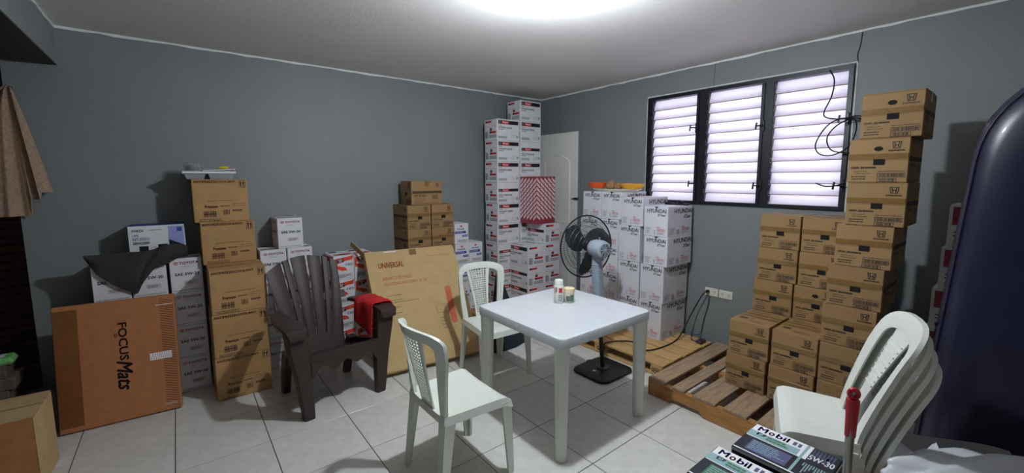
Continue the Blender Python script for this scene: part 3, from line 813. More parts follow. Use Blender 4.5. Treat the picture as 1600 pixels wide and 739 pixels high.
for k in range(4):
    at_right('synth_a' if k == 3 else 'synth', mSa if k == 3 else mS, 3.178, 3.714, zs + k * (SH + .0006), SW, SD, 'banded white case, %s in the front stack by the door' % ['bottom', 'second from bottom', 'second from top', 'topmost, under the striped box'][k], 'banded oil cases in the corner')
# striped red and white box
def mk_strip():
    w, d, h = .275, .285, .525
    mb = MB(); mb.box(-w / 2, w / 2, -d / 2, d / 2, 0.001, h, 0, ch=.003)
    fs = faces_of(mb, w, d, h)
    for k, sg, W in (('front', 1, w), ('right', -1, d), ('left', -1, d)):
        f = fs[k]; p = .050; sl = .85
        n = int((h + W * sl) / p) + 3
        for i in range(-1, n):
            # one slanted stripe broken in word-like dashes
            base = i * p - (0 if sg > 0 else 0)
            for a in range(5):
                u0, u1 = W * a / 5 + .004, W * (a + 1) / 5 - .004
                def vv(u): return base + ((W - u) * sl if sg > 0 else u * sl) - W * sl
                q = [(u0, vv(u0)), (u0, vv(u0) + .029), (u1, vv(u1) + .029), (u1, vv(u1))]
                if min(v for _, v in q) < .003 or max(v for _, v in q) > h - .003: continue
                f.poly(q, 1); 
                m_ = .005
                f.poly([(u0 + m_, vv(u0 + m_) + .008), (u0 + m_, vv(u0 + m_) + .015), (u1 - m_, vv(u1 - m_) + .015), (u1 - m_, vv(u1 - m_) + .008)], 2, 1)
    t = fs['top']; t.rect(.02, .02, w - .02, d - .02, 1)
    o = mb.build('striped_box', [ink_crim, ink_white, ink_red], fix=False)
    return tag(o, 'red and white diagonally striped box on the front cases beside the door', 'box')
sbx = mk_strip(); sbx.location = (3.075 + .1425, 3.43 + .1375, zs + 4 * (SH + .0006) + .0005); sbx.rotation_euler = (0, 0, -PI / 2)

# tall white cartons on the rear pallet
mkS, mkT = mk_hyundai(.2645), mk_hyundai(.338)
zh = .1050; G5 = 'tall white cartons on the pale pallet'
cols = [('right front column', 'TTSS', [2.250, 2.243, 2.212, 2.217]), ('second column from right', 'TTTS', [2.495, 2.495, 2.493, 2.468]),
        ('third column from right', 'SSSSS', [2.737, 2.737, 2.737, 2.737, 2.713]), ('left column by the door', 'SSSSS', [2.978, 2.978, 2.978, 2.978, 2.956])]
for nm, seq, ys in cols:
    z = zh
    for k, ch in enumerate(seq):
        n = len(seq); pos = {0: 'bottom', n - 1: 'topmost'}.get(k, {1: 'second from bottom', 2: 'second from top' if n == 4 else 'middle', 3: 'second from top'}[k] if k not in (0, n - 1) else '')
        at_right('hy' + ch, mkT if ch == 'T' else mkS, 3.30 + rnd.uniform(-.004, .004), ys[k], z, YW, YD, '%s white carton with black lettering, %s in the %s' % ('taller' if ch == 'T' else 'shorter', pos, nm), G5)
        z += (.338 if ch == 'T' else .2645) + .0006
ztop_R, ztop_C = .105 + 2 * .3386 + 2 * .2651, .105 + 5 * .2651

# boxes behind the navy mattress
def mk_redwhite():
    w, d, h = .24, .30, .235
    mb = MB(); mb.box(-w / 2, w / 2, -d / 2, d / 2, .0006, h, 0, ch=.003); f = faces_of(mb, w, d, h)['front']
    f.rect(w * .06, h * .05, w * .7, h * .46, 1); f.ring(w * .38, h * .25, w * .2, h * .13, .006, 2); f.rect(w * .26, h * .2, w * .5, h * .3, 3, 2)
    f.lines(w * .1, h * .62, w * .6, 2, h * .08, .006, 3); f.lines(w * .1, h * .85, w * .7, 2, h * .05, .003, 3)
    return mb.build('red_label_box', [white_b, ink_crim, ink_white, ink], fix=False)
rb_levels = ['bottom', 'second from bottom', 'third from bottom', 'third from top', 'second from top', 'topmost']
for k in range(6):
    place('redw', mk_redwhite, (3.30 + .15, (.365, .36, .352, .335, .315, .30)[k] - .12, k * .2355), -PI / 2, 'red-labelled white box behind the navy mattress, %s of the stack' % rb_levels[k] if k > 1 else 'red-labelled white box behind the navy mattress hidden by the chairs', 'box', 'red labelled boxes behind the mattress' if k > 1 else 'hidden red labelled boxes')

# ================================================================== LEANING CARTONS
def lean(name, mb, mats, x, y, psi, a, smooth=None):
    """local: x across, y back to front (-y is front), z up; turned about the rear bottom edge"""
    o = mb.build(name, mats, None, smooth, fix=False)
    o.matrix_world = Matrix.Translation((x, y, 0)) @ Matrix.Rotation(psi, 4, 'Z') @ Matrix.Rotation(-a, 4, 'X')
    return o
# orange-brown mat carton
w, t, h = .592, .062, .778
mb = MB(); mb.box(0, w, -t, 0, 0.0005, h, 0, ch=.004, seg=2)
f = Face(mb, (0, -t, h), (1, 0, 0), (0, 0, -1), (0, -1, 0))
f.text('FOCUS', w * .500, h * .185, w * .575, h * .50, 1, True, rot=90); f.text('Mats', w * .47, h * .50, w * .60, h * .75, 1, True, .4, rot=90)
f.ring(w * .478, h * .285, .008, .012, .004, 1); 
# hatched tape strip near the right edge
y = .0
n = 46
for i in range(n):
    v = h * (.02 + .96 * i / n)
    f.poly([(w * .865, v), (w * .865, v + .005), (w * .985, v + .030), (w * .985, v + .025)] if v + .03 < h * .99 else [(w * .865, v), (w * .865, v + .004), (w * .90, v + .006), (w * .90, v + .004)], 2)
f.rect(w * .75, h * .485, w * .945, h * .545, 3, 1)
for i in range(9): f.poly([(w * (.76 + i * .02), h * .54), (w * (.765 + i * .02), h * .54), (w * (.785 + i * .02), h * .49), (w * (.78 + i * .02), h * .49)], 4, 2)
f.rect(w * .83, h * .075, w * .98, h * .08, 3, 1); f.rect(w * .84, h * .93, w * .96, h * .955, 4, 1)
foc = lean('mat_carton', mb, [kraft_d, ink, M('dark_hatch', (92, 62, 34), .5), ink_white, tape_clr], -.660, 3.669, -.087, .140)
tag(foc, 'flat orange-brown carton with vertical black lettering leaning on white boxes', 'carton')
fl_ = MB(); fl_.box(.004, w - .004, -t + .004, -t / 2 - .001, h - .001, h + .002); fl_.build('flap', [kraft_d], foc)
fl_ = MB(); fl_.box(.004, w - .004, -t / 2 + .001, -.004, h - .001, h + .002); fl_.build('flap', [kraft_d], foc)
sm = MB(); sm.box(0.004, w * .19, -t - .0012, -t + .0005, h * .04, h * .97); sm.build('tape', [M('aged_tape', (128, 80, 42), .35, noise=.1, nscale=10)], foc)
# grey board behind its left end
gb = MB(); gb.box(-.745, -.668, 3.70, 3.715, .001, .27, ch=.002)
tag(gb.build('grey_board', [M('grey_board', (96, 90, 84), .7, noise=.1)]), 'small grey board standing at the left end of the orange-brown carton', 'board')

# large pale carton
w, t, h, a = .845, .090, 1.070, .628
mb = MB(); mb.box(0, w, -t, 0, 0, h - .012, 0, ch=.004)
f = Face(mb, (0, -t, h), (1, 0, 0), (0, 0, -1), (0, -1, 0))
f.text('UNIVERSAL', w * .115, h * .115, w * .385, h * .165, 1, True)
f.lines(w * .66, h * .09, w * .93, 1, .01, .004, 1, ragged=.05)
f.text('ABANICO DE PARED', w * .135, h * .245, w * .44, h * .275, 1); f.text('VELOCIDAD INDUSTRIAL 26"-30"', w * .135, h * .295, w * .60, h * .322, 1)
f.lines(w * .14, h * .41, w * .3, 2, h * .04, .004, 2); f.lines(w * .14, h * .47, w * .47, 1, .01, .004, 2, ragged=.05); f.lines(w * .14, h * .51, w * .27, 2, h * .05, .004, 2)
# red drawing: long rounded blade with ribs
def capsule(cu, cv, L, r, ang, n=8):
    pts = []
    for i in range(n + 1): b = PI / 2 + PI * i / n; pts.append((-L / 2 + r * math.cos(b), r * math.sin(b)))
    for i in range(n + 1): b = -PI / 2 + PI * i / n; pts.append((L / 2 + r * math.cos(b), r * math.sin(b)))
    return [(cu + x * math.cos(ang) - y * math.sin(ang), cv + x * math.sin(ang) + y * math.cos(ang)) for x, y in pts]
f.poly(capsule(w * .79, h * .56, .30, .030, PI / 2 + .05)[::-1], 3)
for dx in (-.014, 0, .014): f.poly(capsule(w * .79 + dx, h * .56, .27, .003, PI / 2 + .05)[::-1], 1, 1)
f.frame(w * .62, h * .55, w * .76, h * .62, .002, 2); f.lines(w * .64, h * .66, w * .7, 4, h * .03, .004, 2)
uni = lean('large_carton', mb, [kraft_u, ink_redbrown, ink_s, M('faded_red_print', (196, 104, 70), .7)], 1.192, 3.128, -.118, a)
tag(uni, 'large pale brown carton with russet lettering leaning back, open top flaps', 'carton')
fb = MB(); fb.box(.004, w, -.006, -.001, h - .012, h + .035, ch=.001); fb.build('rear_flap', [kraft_u], uni)
fb = MB(); fb.box(.0, .006, -t + .004, -.004, 0, .16, ch=.001); o = fb.build('side_flap', [kraft_u], uni); o.location = (.002, 0, h - .012); o.rotation_euler = (0, math.radians(-34), 0)
fb = MB(); fb.box(.006, w - .006, -t + .002, -t + .008, h - .016, h - .003); fb.build('front_flap', [kraft_u], uni)
tp = MB(); tp.box(w * .47, w * .55, -t - .001, -t + .0005, h - .07, h - .012); tp.build('tape', [tape_tan], uni)
tp = MB(); tp.box(w * .2, w * .33, -t - .0015, -t + .0005, h - .024, h - .014); tp.build('white_label', [paper_m], uni)

# open carton at bottom left
bx = MB(); w, d, h = .42, .34, .40
T_ = .006
for (x0, x1, y0, y1) in ((0, w, 0, T_), (0, w, d - T_, d), (0, T_, T_, d - T_), (w - T_, w, T_, d - T_)): bx.box(x0, x1, y0, y1, .001, h)
bx.box(0, w, 0, d, .001, .008)
cbx = bx.build('open_carton', [M('old_kraft', (170, 116, 66), .8, noise=.1, nscale=10, bump=.1)], loc=(-1.055, 3.01, 0), rz=-.02); tag(cbx, 'old brown carton with torn edge at the lower left corner', 'carton')
fp = MB(); fp.box(.004, w - .002, .003, d * .48, h + .0005, h + .004); fp.build('flap', [kraft_p], cbx)
fp = MB(); fp.box(.004, w - .002, d * .52, d - .003, h + .0005, h + .004); fp.build('flap', [kraft_p], cbx)
tr_ = MB(); n = 14
pts = [(i / n * d, h + .002 - .012 * rnd.random()) for i in range(n + 1)] + [(d, .002), (0, .002)]
tr_.prism(pts, 0, .004, Mx=Matrix.Translation((w + .0005, 0, 0)) @ Matrix.Rotation(PI / 2, 4, 'Z')); tr_.build('side_panel', [kraft_p], cbx)

# ================================================================== TOP OF LEFT STACKS
# power supply box
def mk_ups():
    w, d, h = .308, .19, .245
    mb = MB(); mb.box(-w / 2, w / 2, -d / 2, d / 2, .0005, h, 0, ch=.002); f = faces_of(mb, w, d, h)['front']
    f.text('FORZA', w * .07, h * .10, w * .27, h * .17, 1, True); f.text('UPS', w * .07, h * .24, w * .18, h * .30, 5, True)
    f.text('NT-501U', w * .07, h * .33, w * .36, h * .42, 5, True); f.text('500VA/250W', w * .07, h * .45, w * .36, h * .53, 1, True)
    f.rect(w * .17, h * .58, w * .33, h * .95, 3); f.rect(w * .50, h * .55, w * .67, h * .95, 3); f.rect(w * .57, h * .66, w * .61, h * .86, 4, 1)
    f.lines(w * .37, h * .62, w * .47, 5, h * .06, .003, 6); f.lines(w * .36, h * .12, w * .60, 1, .01, .004, 6)
    f.poly([(w * .70, h * .04), (w * .70, h * .42), (w * .98, h * .62), (w * .98, h * .04)], 5, 1); f.rect(w * .86, h * .08, w * .95, h * .2, 7, 2)
    f.poly([(w * .70, h * .42), (w * .70, h * .85), (w * .98, h * .95), (w * .98, h * .62)], 3, 1)
    t = faces_of(mb, w, d, h)['top']; t.rect(0, 0, w, d, 7)
    o = mb.build('power_supply_box', [white_b, ink, ink_red, ink_dark, ink_white, M('pale_violet_print', (150, 160, 214), .3), ink_soft, ink_blue], fix=False)
    return tag(o, 'white electronics box with black and violet print behind the charcoal cloth', 'box')
u_ = mk_ups(); u_.location = (-.125, 3.965, 4 * (TH + .0006)); u_.rotation_euler = (0, 0, -.03)
# charcoal cloth
topc = [(-.497, 1.079), (-.409, 1.078), (-.301, 1.078), (-.22, 1.078), (-.152, 1.084), (-.095, 1.112), (-.028, 1.112), (.034, 1.094)]
botc = [(-.497, 1.062), (-.449, .946), (-.364, .860), (-.262, .780), (-.219, .867), (-.162, .945), (-.084, .975), (.025, 1.041)]
def interp(L, t):
    k = min(int(t * (len(L) - 1)), len(L) - 2); q = t * (len(L) - 1) - k
    return tuple(L[k][i] * (1 - q) + L[k + 1][i] * q for i in range(len(L[0])))
NC, NR = 36, 14
grid = []
for r in range(4):                                   # part lying back on the box tops
    row = []
    for c in range(NC + 1):
        tx, tz = interp(topc, c / NC); q = r / 4
        row.append((tx * .96 + .0, 3.858 - .040 * q - .003 * math.sin(c * .9), 1.003 + (tz - 1.003) * q ** .6 + .003))
    grid.append(row)
for r in range(NR + 1):
    row = []
    for c in range(NC + 1):
        t = c / NC; (tx, tz), (bx_, bz) = interp(topc, t), interp(botc, t); q = r / NR
        x = tx + (bx_ - tx) * q + .012 * math.sin(PI * q) * math.sin(t * 9)
        yv = 3.803 - .022 * abs(math.sin(t * 10 + q * 2.2)) * (1 - .4 * q) - .010 * math.sin(PI * q)
        row.append((x, yv, tz + (bz - tz) * q))
    grid.append(row)
cl = MB(); cl.sheet(grid, .006)
tag(cl.build('charcoal_cloth', [char_c], smooth=60), 'charcoal garment draped in a point over the white boxes', 'cloth')

# tray on coolant stack
zt = 5 * (AH + .0006) + .001
tr = empty('storage_tray', (.200, 3.925, zt)); tag(tr, 'grey two-compartment tray on top of the coolant stack', 'tray')
tm = MB(); 
def tub(mb, x0, x1, y0, y1, z0, z1, th=.003, ins=.014):
    o0 = [(x0 + ins, y0 + ins, z0), (x1 - ins, y0 + ins, z0), (x1 - ins, y1 - ins, z0), (x0 + ins, y1 - ins, z0)]; o1 = [(x0, y0, z1), (x1, y0, z1), (x1, y1, z1), (x0, y1, z1)]
    i1 = [(x0 + th, y0 + th, z1), (x1 - th, y0 + th, z1), (x1 - th, y1 - th, z1), (x0 + th, y1 - th, z1)]; i0 = [(x0 + ins + th, y0 + ins + th, z0 + th), (x1 - ins - th, y0 + ins + th, z0 + th), (x1 - ins - th, y1 - ins - th, z0 + th), (x0 + ins + th, y1 - ins - th, z0 + th)]
    mb.loft([o0, o1, i1, i0])
tub(tm, -.150, -.022, -.13, .12, 0, .046); tm.build('compartment', [tray_m], tr)
tm = MB(); tub(tm, -.012, .155, -.13, .12, 0, .046); tm.build('compartment', [tray_m], tr)
tm = MB(); tm.box(-.160, .162, -.14, -.128, .040, .056, ch=.003); tm.box(-.160, .162, .118, .130, .040, .056, ch=.003); tm.box(-.160, -.148, -.128, .118, .040, .056, ch=.003); tm.box(.150, .162, -.128, .118, .040, .056, ch=.003)
tm.build('rim', [paper_m], tr)
pk = MB(); n = 10
for r_ in range(1): pk.lathe([(.0, 0), (.045, .0), (.052, .02), (.050, .05), (.035, .062), (.0, .064)], 14, sx=1.0, sy=.9)
po = pk.build('clear_pouch', [clear_m], smooth=50, loc=(.105, 3.90, zt + .057)); tag(po, 'clear plastic pouch with dark contents on the grey tray', 'pouch')
pc = MB(); pc.lathe([(.0, .006), (.034, .008), (.038, .025), (.03, .046), (.0, .05)], 10, sy=.8); pc.build('contents', [M('dark_contents', (70, 66, 66), .6, noise=.4, nscale=30)], po)
pp = MB(); pp.sheet([[(x, y_, .0 + .012 * (x / .2)) for x in (0, .07, .14, .20)] for y_ in (-.1, 0, .1)], .006)
tag(pp.build('paper_sheet', [paper_m], loc=(.160, 3.915, zt + .058)), 'white folded paper lying across the grey tray', 'paper')
yl = MB(); yl.lathe([(.0, 0), (.03, .0), (.034, .006), (.026, .016), (.0, .018)], 16, sx=1.1, sy=.8)
tag(yl.build('yellow_pad', [yellow_m], smooth=50, loc=(.292, 3.88, zt + .079)), 'small yellow pad on the white paper', 'pad')
pk_ = MB(); pk_.lathe([(.0, 0), (.011, 0), (.013, .02), (.011, .045), (.0, .047)], 12, Mx=Matrix.Rotation(PI / 2, 4, 'X'))
tag(pk_.build('pink_tube', [pink_m], smooth=50, loc=(.350, 3.87, zt + .057 + .013)), 'small pink tube at the right end of the grey tray', 'tube')

# oval tray with toys on the white cartons
ov = MB(); zo = ztop_C + .001
ov.lathe([(.0, 0), (.82, 0), (1.0, .022), (1.01, .026), (.97, .026), (.80, .006), (.0, .006)], 32, sx=.145, sy=.285)
tag(ov.build('oval_tray', [ivory_m], smooth=40, loc=(3.49, 2.68, zo)), 'ivory oval tray on top of the tall white cartons', 'tray')
def bowl(name, mat, loc, sx, sy, hgt, lab, rz=0):
    b = MB(); b.lathe([(.0, 0), (.7, 0), (.9, hgt * .45), (1, hgt), (.95, hgt), (.82, hgt * .45), (.62, .006), (.0, .006)], 24, sx=sx, sy=sy)
    o = b.build(name, [mat], smooth=50, loc=loc, rz=rz); return tag(o, lab, 'bowl')
bowl('scoop', orange_p, (3.44, 2.885, zo + .027), .075, .11, .062, 'orange-red plastic scoop at the left end of the oval tray')
bowl('scoop', amber_p, (3.44, 2.46, zo + .027), .075, .135, .050, 'amber plastic scoop at the right end of the oval tray')
for k, (y, s, l) in enumerate(((2.715, 1.0, 'larger tan ginger-like root on the oval tray'), (2.625, .8, 'smaller tan ginger-like root on the oval tray'))):
    bm = bmesh.new(); bmesh.ops.create_icosphere(bm, subdivisions=3, radius=.047 * s); r = random.Random(k)
    for v in bm.verts:
        v.co *= 1 + .16 * math.sin(v.co.x * 90 + k) * math.cos(v.co.y * 80); v.co.x *= 1.15
    mb = MB(); mb.addbm(bm); tag(mb.build('ginger_root', [root_m], smooth=80, loc=(3.45, y, zo + .012 + .047 * s)), l, 'root')
pkc = MB(); pkc.sheet([[(.05 * math.cos(a) * q, .10 * (b / 8 - .5) * 2, .028 * math.sin(PI * b / 8) * (1.2 - abs(q)) + .004 * a) for b in range(9)] for a, q in ((0, -1), (1, -.3), (2, .4), (0, 1))], .003)
tag(pkc.build('pink_cloth', [M('dusty_pink', (206, 138, 140), .8)], smooth=60, loc=(3.54, 2.56, zo + .055)), 'crumpled pinkish cloth behind the roots on the oval tray', 'cloth')

# black clips on the white carton by the window
for k, (y, z, l) in enumerate(((2.165, 0, 'nearer black tangle of clips on the top white carton'), (2.05, 0, 'black clip tangle at the window sill end of the top white carton'))):
    mb = MB(); r = random.Random(4 + k)
    P = [Vector((r.uniform(-.03, .03), r.uniform(-.05, .05), .008 + .03 * r.random())) for _ in range(18)]
    mb.tube(P, .006, 5); mb.box(-.03, .03, -.055, .055, 0, .02, ch=.005)
    tag(mb.build('cable_clips', [cable_m], smooth=60, loc=(3.655, y, ztop_R + .001)), l, 'clips')

# ================================================================== FURNITURE
def rrect(hx, hy, r, z, n=5):
    out = []
    for cx, cy, a0 in ((hx - r, hy - r, 0), (-hx + r, hy - r, PI / 2), (-hx + r, -hy + r, PI), (hx - r, -hy + r, 3 * PI / 2)):
        for i in range(n + 1):
            a = a0 + PI / 2 * i / n; out.append((cx + r * math.cos(a), cy + r * math.sin(a), z))
    return out
def flatbar(mb, path, wv, th, Mx=None, n=2):
    pass
# square table
tb_ = empty('plastic_table', (1.930, 1.892, 0)); tag(tb_, 'square white plastic table with bottle and jar on it', 'table')
hx, hy = .408, .400
mb = MB()
mb.loft([rrect(hx - .012, hy - .012, .04, .660), rrect(hx, hy, .045, .662), rrect(hx, hy, .045, .706), rrect(hx - .004, hy - .004, .045, .716), rrect(hx - .016, hy - .016, .04, .7215), rrect(hx - .022, hy - .022, .036, .7205)])
mb.build('tabletop', [plast_t], tb_, smooth=35)
for sx in (-1, 1):
    for sy in (-1, 1):
        lg = MB()
        def leg_ring(cx, cy, r, z):
            pts = []
            for i in range(16):
                a = 2 * PI * i / 16; rr = r
                # fluted on the two inner sides
                if (i % 4) == 2 : rr *= .93
                pts.append((cx + rr * math.cos(a), cy + rr * math.sin(a), z))
            return pts
        X, Y = sx * (hx - .050), sy * (hy - .050)
        lg.loft([leg_ring(X, Y, .030, .0), leg_ring(X, Y, .034, .015), leg_ring(X, Y, .041, .45), leg_ring(X, Y, .046, .661)])
        lg.build('leg', [plast_c], tb_, smooth=35)

# white monobloc chair
def cane_chair(lab, loc, rz, group):
    root = empty('plastic_chair', loc, rz); tag(root, lab, 'chair', group)
    SZ = .430
    # seat: rounded dish with an apron
    nx, ny = 14, 12; grid = []
    def half(v):   # v 0 front .. 1 rear
        return .218 - .030 * v
    rows = []
    for j in range(ny + 1):
        v = j / ny; y = -.205 + .375 * v; row = []
        hw = half(v)
        for i in range(nx + 1):
            u = -1 + 2 * i / nx
            x = hw * u; z = SZ - .006 + .012 * (abs(u) ** 4) - .012 * math.sin(PI * v) * (1 - u * u)
            if v < .12: z -= .018 * ((.12 - v) / .12) ** 1.5
            row.append((x, y, z))
        rows.append(row)
    # apron ring
    def off(p, dx, dy, dz): return (p[0] + dx, p[1] + dy, p[2] + dz)
    full = []
    full.append([off((max(-half(0), min(half(0), p[0] * 1.0)), p[1], p[2]), 0, -.010, -.042) for p in rows[0]])
    full += rows
    full.append([off(p, 0, .006, -.034) for p in rows[-1]])
    out = []
    for j, row in enumerate(full):
        a, b = row[0], row[-1]
        dz = -.042 if 0 < j < len(full) - 1 else 0
        out.append([off(a, -.008, 0, dz)] + row + [off(b, .008, 0, dz)])
    sb = MB(); sb.sheet(out, .005); sb.build('seat', [plast_w], root, smooth=50)
    # legs: tapering angle sections
    for sx in (-1, 1):
        for front in (True, False):
            lg = MB()
            if front: top, bot, yt, yb = sx * .188, sx * .205, -.178, -.205
            else: top, bot, yt, yb = sx * .160, sx * .185, .140, .190
            def ring(cx, cy, a, b, z):
                s = sx; q = -1 if front else 1
                return [(cx + s * a / 2, cy + q * b / 2, z), (cx - s * a / 2, cy + q * b / 2, z), (cx - s * a / 2 + s * .002, cy + q * (b / 2 - .012), z), (cx + s * (a / 2 - .014), cy + q * (b / 2 - .014), z), (cx + s * (a / 2 - .014), cy - q * b / 2, z), (cx + s * a / 2, cy - q * b / 2, z)]
            lg.loft([ring(bot, yb, .034, .034, 0), ring(bot, yb, .035, .035, .02), ring((top + bot) / 2, (yt + yb) / 2, .050, .048, .22), ring(top, yt, .066, .060, .41)])
            lg.build('leg', [plast_w], root, smooth=30)
    # back
    H = .452; rec = math.radians(13)
    def bp(x, t, dy=0):    # point on the back surface: x across, t up along it
        y = .158 + math.sin(rec) * t * (1 + .25 * t) - 1.75 * x * x * min(1, t * 2.6) + dy
        return (x, y, SZ - .012 + math.cos(rec) * t)
    outer, inner = [], []
    def ow(t): return .186 + .030 * min(1, t / .30)
    for i in range(9): t = .355 * i / 8; outer.append((-ow(t), t)); inner.append((-ow(t) + .046, t))
    for i in range(1, 16):
        a = PI - PI * i / 16
        ex = .62
        ca, sa = math.cos(a), math.sin(a)
        sgn = 1 if ca > 0 else -1
        outer.append((ow(.355) * sgn * abs(ca) ** ex, .355 + (H - .355) * sa ** ex)); inner.append(((ow(.355) - .046) * sgn * abs(ca) ** ex, .355 - .012 + (H - .355 - .040) * sa ** ex))
    for i in range(8, -1, -1): t = .355 * i / 8; outer.append((ow(t), t)); inner.append((ow(t) - .046, t))
    th = .009; rings = []
    for o, i_ in zip(outer, inner):
        m = ((o[0] + i_[0]) / 2, (o[1] + i_[1]) / 2)
        rings.append([bp(o[0], o[1], -th), bp(m[0], m[1], -th * 1.5), bp(i_[0], i_[1], -th), bp(i_[0], i_[1], th), bp(m[0], m[1], th * .8), bp(o[0], o[1], th)])
    fb = MB(); fb.loft(rings); fb.build('back_frame', [plast_w], root, smooth=40)
    # woven splat: a plate pierced by rows of square holes
    R, C = 22, 9
    def sw(t): 
        if t < .06: return .064
        q = (t - .06) / .34; return .064 + .046 * max(0, q) ** 1.4
    T0, T1 = .0, .398
    sp = MB()
    def pnt(r, c, dy):
        t = T0 + (T1 - T0) * r / R; x = sw(t) * (-1 + 2 * c / C); return bp(x, t, dy)
    for r in range(R):
        for c in range(C):
            q = []
            for dy in (-.004, .004):
                o4 = [pnt(r, c, dy), pnt(r, c + 1, dy), pnt(r + 1, c + 1, dy), pnt(r + 1, c, dy)]
                q.append(o4)
            solid = c in (0, C - 1) or r < 2
            if solid:
                sp.add(q[0] + q[1], [(0, 1, 2, 3), (7, 6, 5, 4)])
            else:
                ins = []
                for o4 in q:
                    cen = sum((Vector(p) for p in o4), Vector()) / 4
                    ins.append([Vector(p).lerp(cen, .27) for p in o4])
                vs = q[0] + ins[0] + q[1] + ins[1]
                fs = []
                for k in range(4):
                    k2 = (k + 1) % 4
                    fs += [(k, k2, 4 + k2, 4 + k), (8 + k2, 8 + k, 12 + k, 12 + k2), (4 + k, 4 + k2, 12 + k2, 12 + k)]
                sp.add(vs, fs)
    for c in (0, C):     # closed edges
        for r in range(R):
            sp.add([pnt(r, c, -.004), pnt(r + 1, c, -.004), pnt(r + 1, c, .004), pnt(r, c, .004)], [(0, 1, 2, 3)])
    sp.build('cane_panel', [plast_w], root, fix=False)
    return root
ch = cane_chair('white plastic chair with woven-look back in the foreground, seen from behind', (1.085, 1.853, 0), PI / 2, None)
c2 = dup(ch, (1.925, 2.668, 0), math.radians(-4)); tag(c2, 'white plastic chair with woven-look back behind the square table', 'chair')

# stacked chairs
ZS = [.432, .480, .528, .576]
def stack_chair(z, loc, rz, lab, first=None):
    root = empty('stacking_chair', loc, rz); tag(root, lab, 'chair', 'white chairs in a stack')
    s, fw, rw = .245, .212, .185
    rows = []; nx, ny = 12, 10
    for j in range(ny + 1):
        v = j / ny; y = -s / 2 + s * v; hw = fw + (rw - fw) * v
        row = []
        for i in range(nx + 1):
            u = -1 + 2 * i / nx
            zz = z + .012 * abs(u) ** 5 - .010 * math.sin(PI * v) * (1 - u * u) - (.016 * ((.15 - v) / .15) ** 1.5 if v < .15 else 0)
            row.append((hw * u, y, zz))
        rows.append(row)
    full = [[(p[0], p[1] - .010, p[2] - .055) for p in rows[0]]] + rows + [[(p[0], p[1] + .005, p[2] - .03) for p in rows[-1]]]
    out = []
    for j, row in enumerate(full):
        dz = -.050 if 0 < j < len(full) - 1 else 0
        a, b = row[0], row[-1]
        out.append([(a[0] - .010, a[1], a[2] + dz)] + row + [(b[0] + .010, b[1], b[2] + dz)])
    sb = MB(); sb.sheet(out, .004); sb.build('seat', [plast_c], root, smooth=50)
    for sx in (-1, 1):
        for front in (True, False):
            y1 = -s / 2 + .028 if front else s / 2 - .03; x1 = sx * (fw - .02 if front else rw - .015); y0 = y1 + (-.012 if front else .05); x0 = x1 + sx * .012
            def ring(cx, cy, a, b, zz):
                q = -1 if front else 1; S = sx
                return [(cx + S * a / 2, cy + q * b / 2, zz), (cx - S * a / 2, cy + q * b / 2, zz), (cx - S * a / 2, cy + q * (b / 2 - .006), zz), (cx + S * (a / 2 - .006), cy + q * (b / 2 - .006), zz), (cx + S * (a / 2 - .006), cy - q * b / 2, zz), (cx + S * a / 2, cy - q * b / 2, zz)]
            lg = MB(); lz = z - .432
            lg.loft([ring(x0, y0, .036, .034, lz), ring((x0 + x1) / 2, (y0 + y1) / 2, .046, .044, lz + .21), ring(x1, y1, .056, .05, z - .02)])
            lg.build('leg', [plast_c], root, smooth=30)
    H = .47; rc = .175
    def bp(x, t, dy=0): return (x, s / 2 - .008 + rc * (t / H) ** 1.25 - .5 * x * x * min(1, t * 3) + dy, z - .006 + t)
    def ow(t): return .178 + .030 * min(1, t / .3)
    outer, inner = [], []
    for i in range(8): t = .36 * i / 7; outer.append((-ow(t), t)); inner.append((-ow(t) + .066, t))
    for i in range(1, 16):
        a = PI - PI * i / 16; ca, sa = math.cos(a), math.sin(a); sg = 1 if ca > 0 else -1
        outer.append((ow(.36) * sg * abs(ca) ** .7, .36 + (H - .36) * sa ** .7)); inner.append(((ow(.36) - .066) * sg * abs(ca) ** .7, .35 + (H - .36 - .055) * sa ** .7))
    for i in range(7, -1, -1): t = .36 * i / 7; outer.append((ow(t), t)); inner.append((ow(t) - .066, t))
    rings = []
    for o, i_ in zip(outer, inner):
        rings.append([bp(o[0], o[1], .012), bp(o[0], o[1], -.004), bp((o[0] + i_[0]) / 2, (o[1] + i_[1]) / 2, -.010), bp(i_[0], i_[1], -.004), bp(i_[0], i_[1], .002), bp((o[0] + i_[0]) / 2, (o[1] + i_[1]) / 2, -.002)])
    fb = MB(); fb.loft(rings); fb.build('back_frame', [plast_c], root, smooth=40)
    sp = MB(); rows = []
    for r in range(13):
        t = .02 + .40 * r / 12; hw = .030 + .058 * (r / 12) ** 1.6
        rows.append([bp(hw * (-1 + 2 * c / 6), t, 0) for c in range(7)])
    sp.sheet(rows, .005)
    for r in range(9):
        t = .19 + .022 * r; hw = .030 + .058 * ((t - .02) / .4) ** 1.6 * .8
        sp.tube([bp(-hw, t, -.003), bp(0, t, -.005), bp(hw, t, -.003)], .0035, 5)
    sp.build('back_splat', [plast_c], root, smooth=40)
    return root
cpos = (2.02, .513); crot = math.radians(201.4)
tops = ['bottom white chair of the stack at the right', 'second white chair from the bottom of the stack', 'third white chair from the bottom of the stack', 'topmost white chair of the stack at the right']
for k in range(4): stack_chair(ZS[k], (cpos[0] + (3 - k) * .006, cpos[1] - (3 - k) * .014, 0), crot, tops[k])

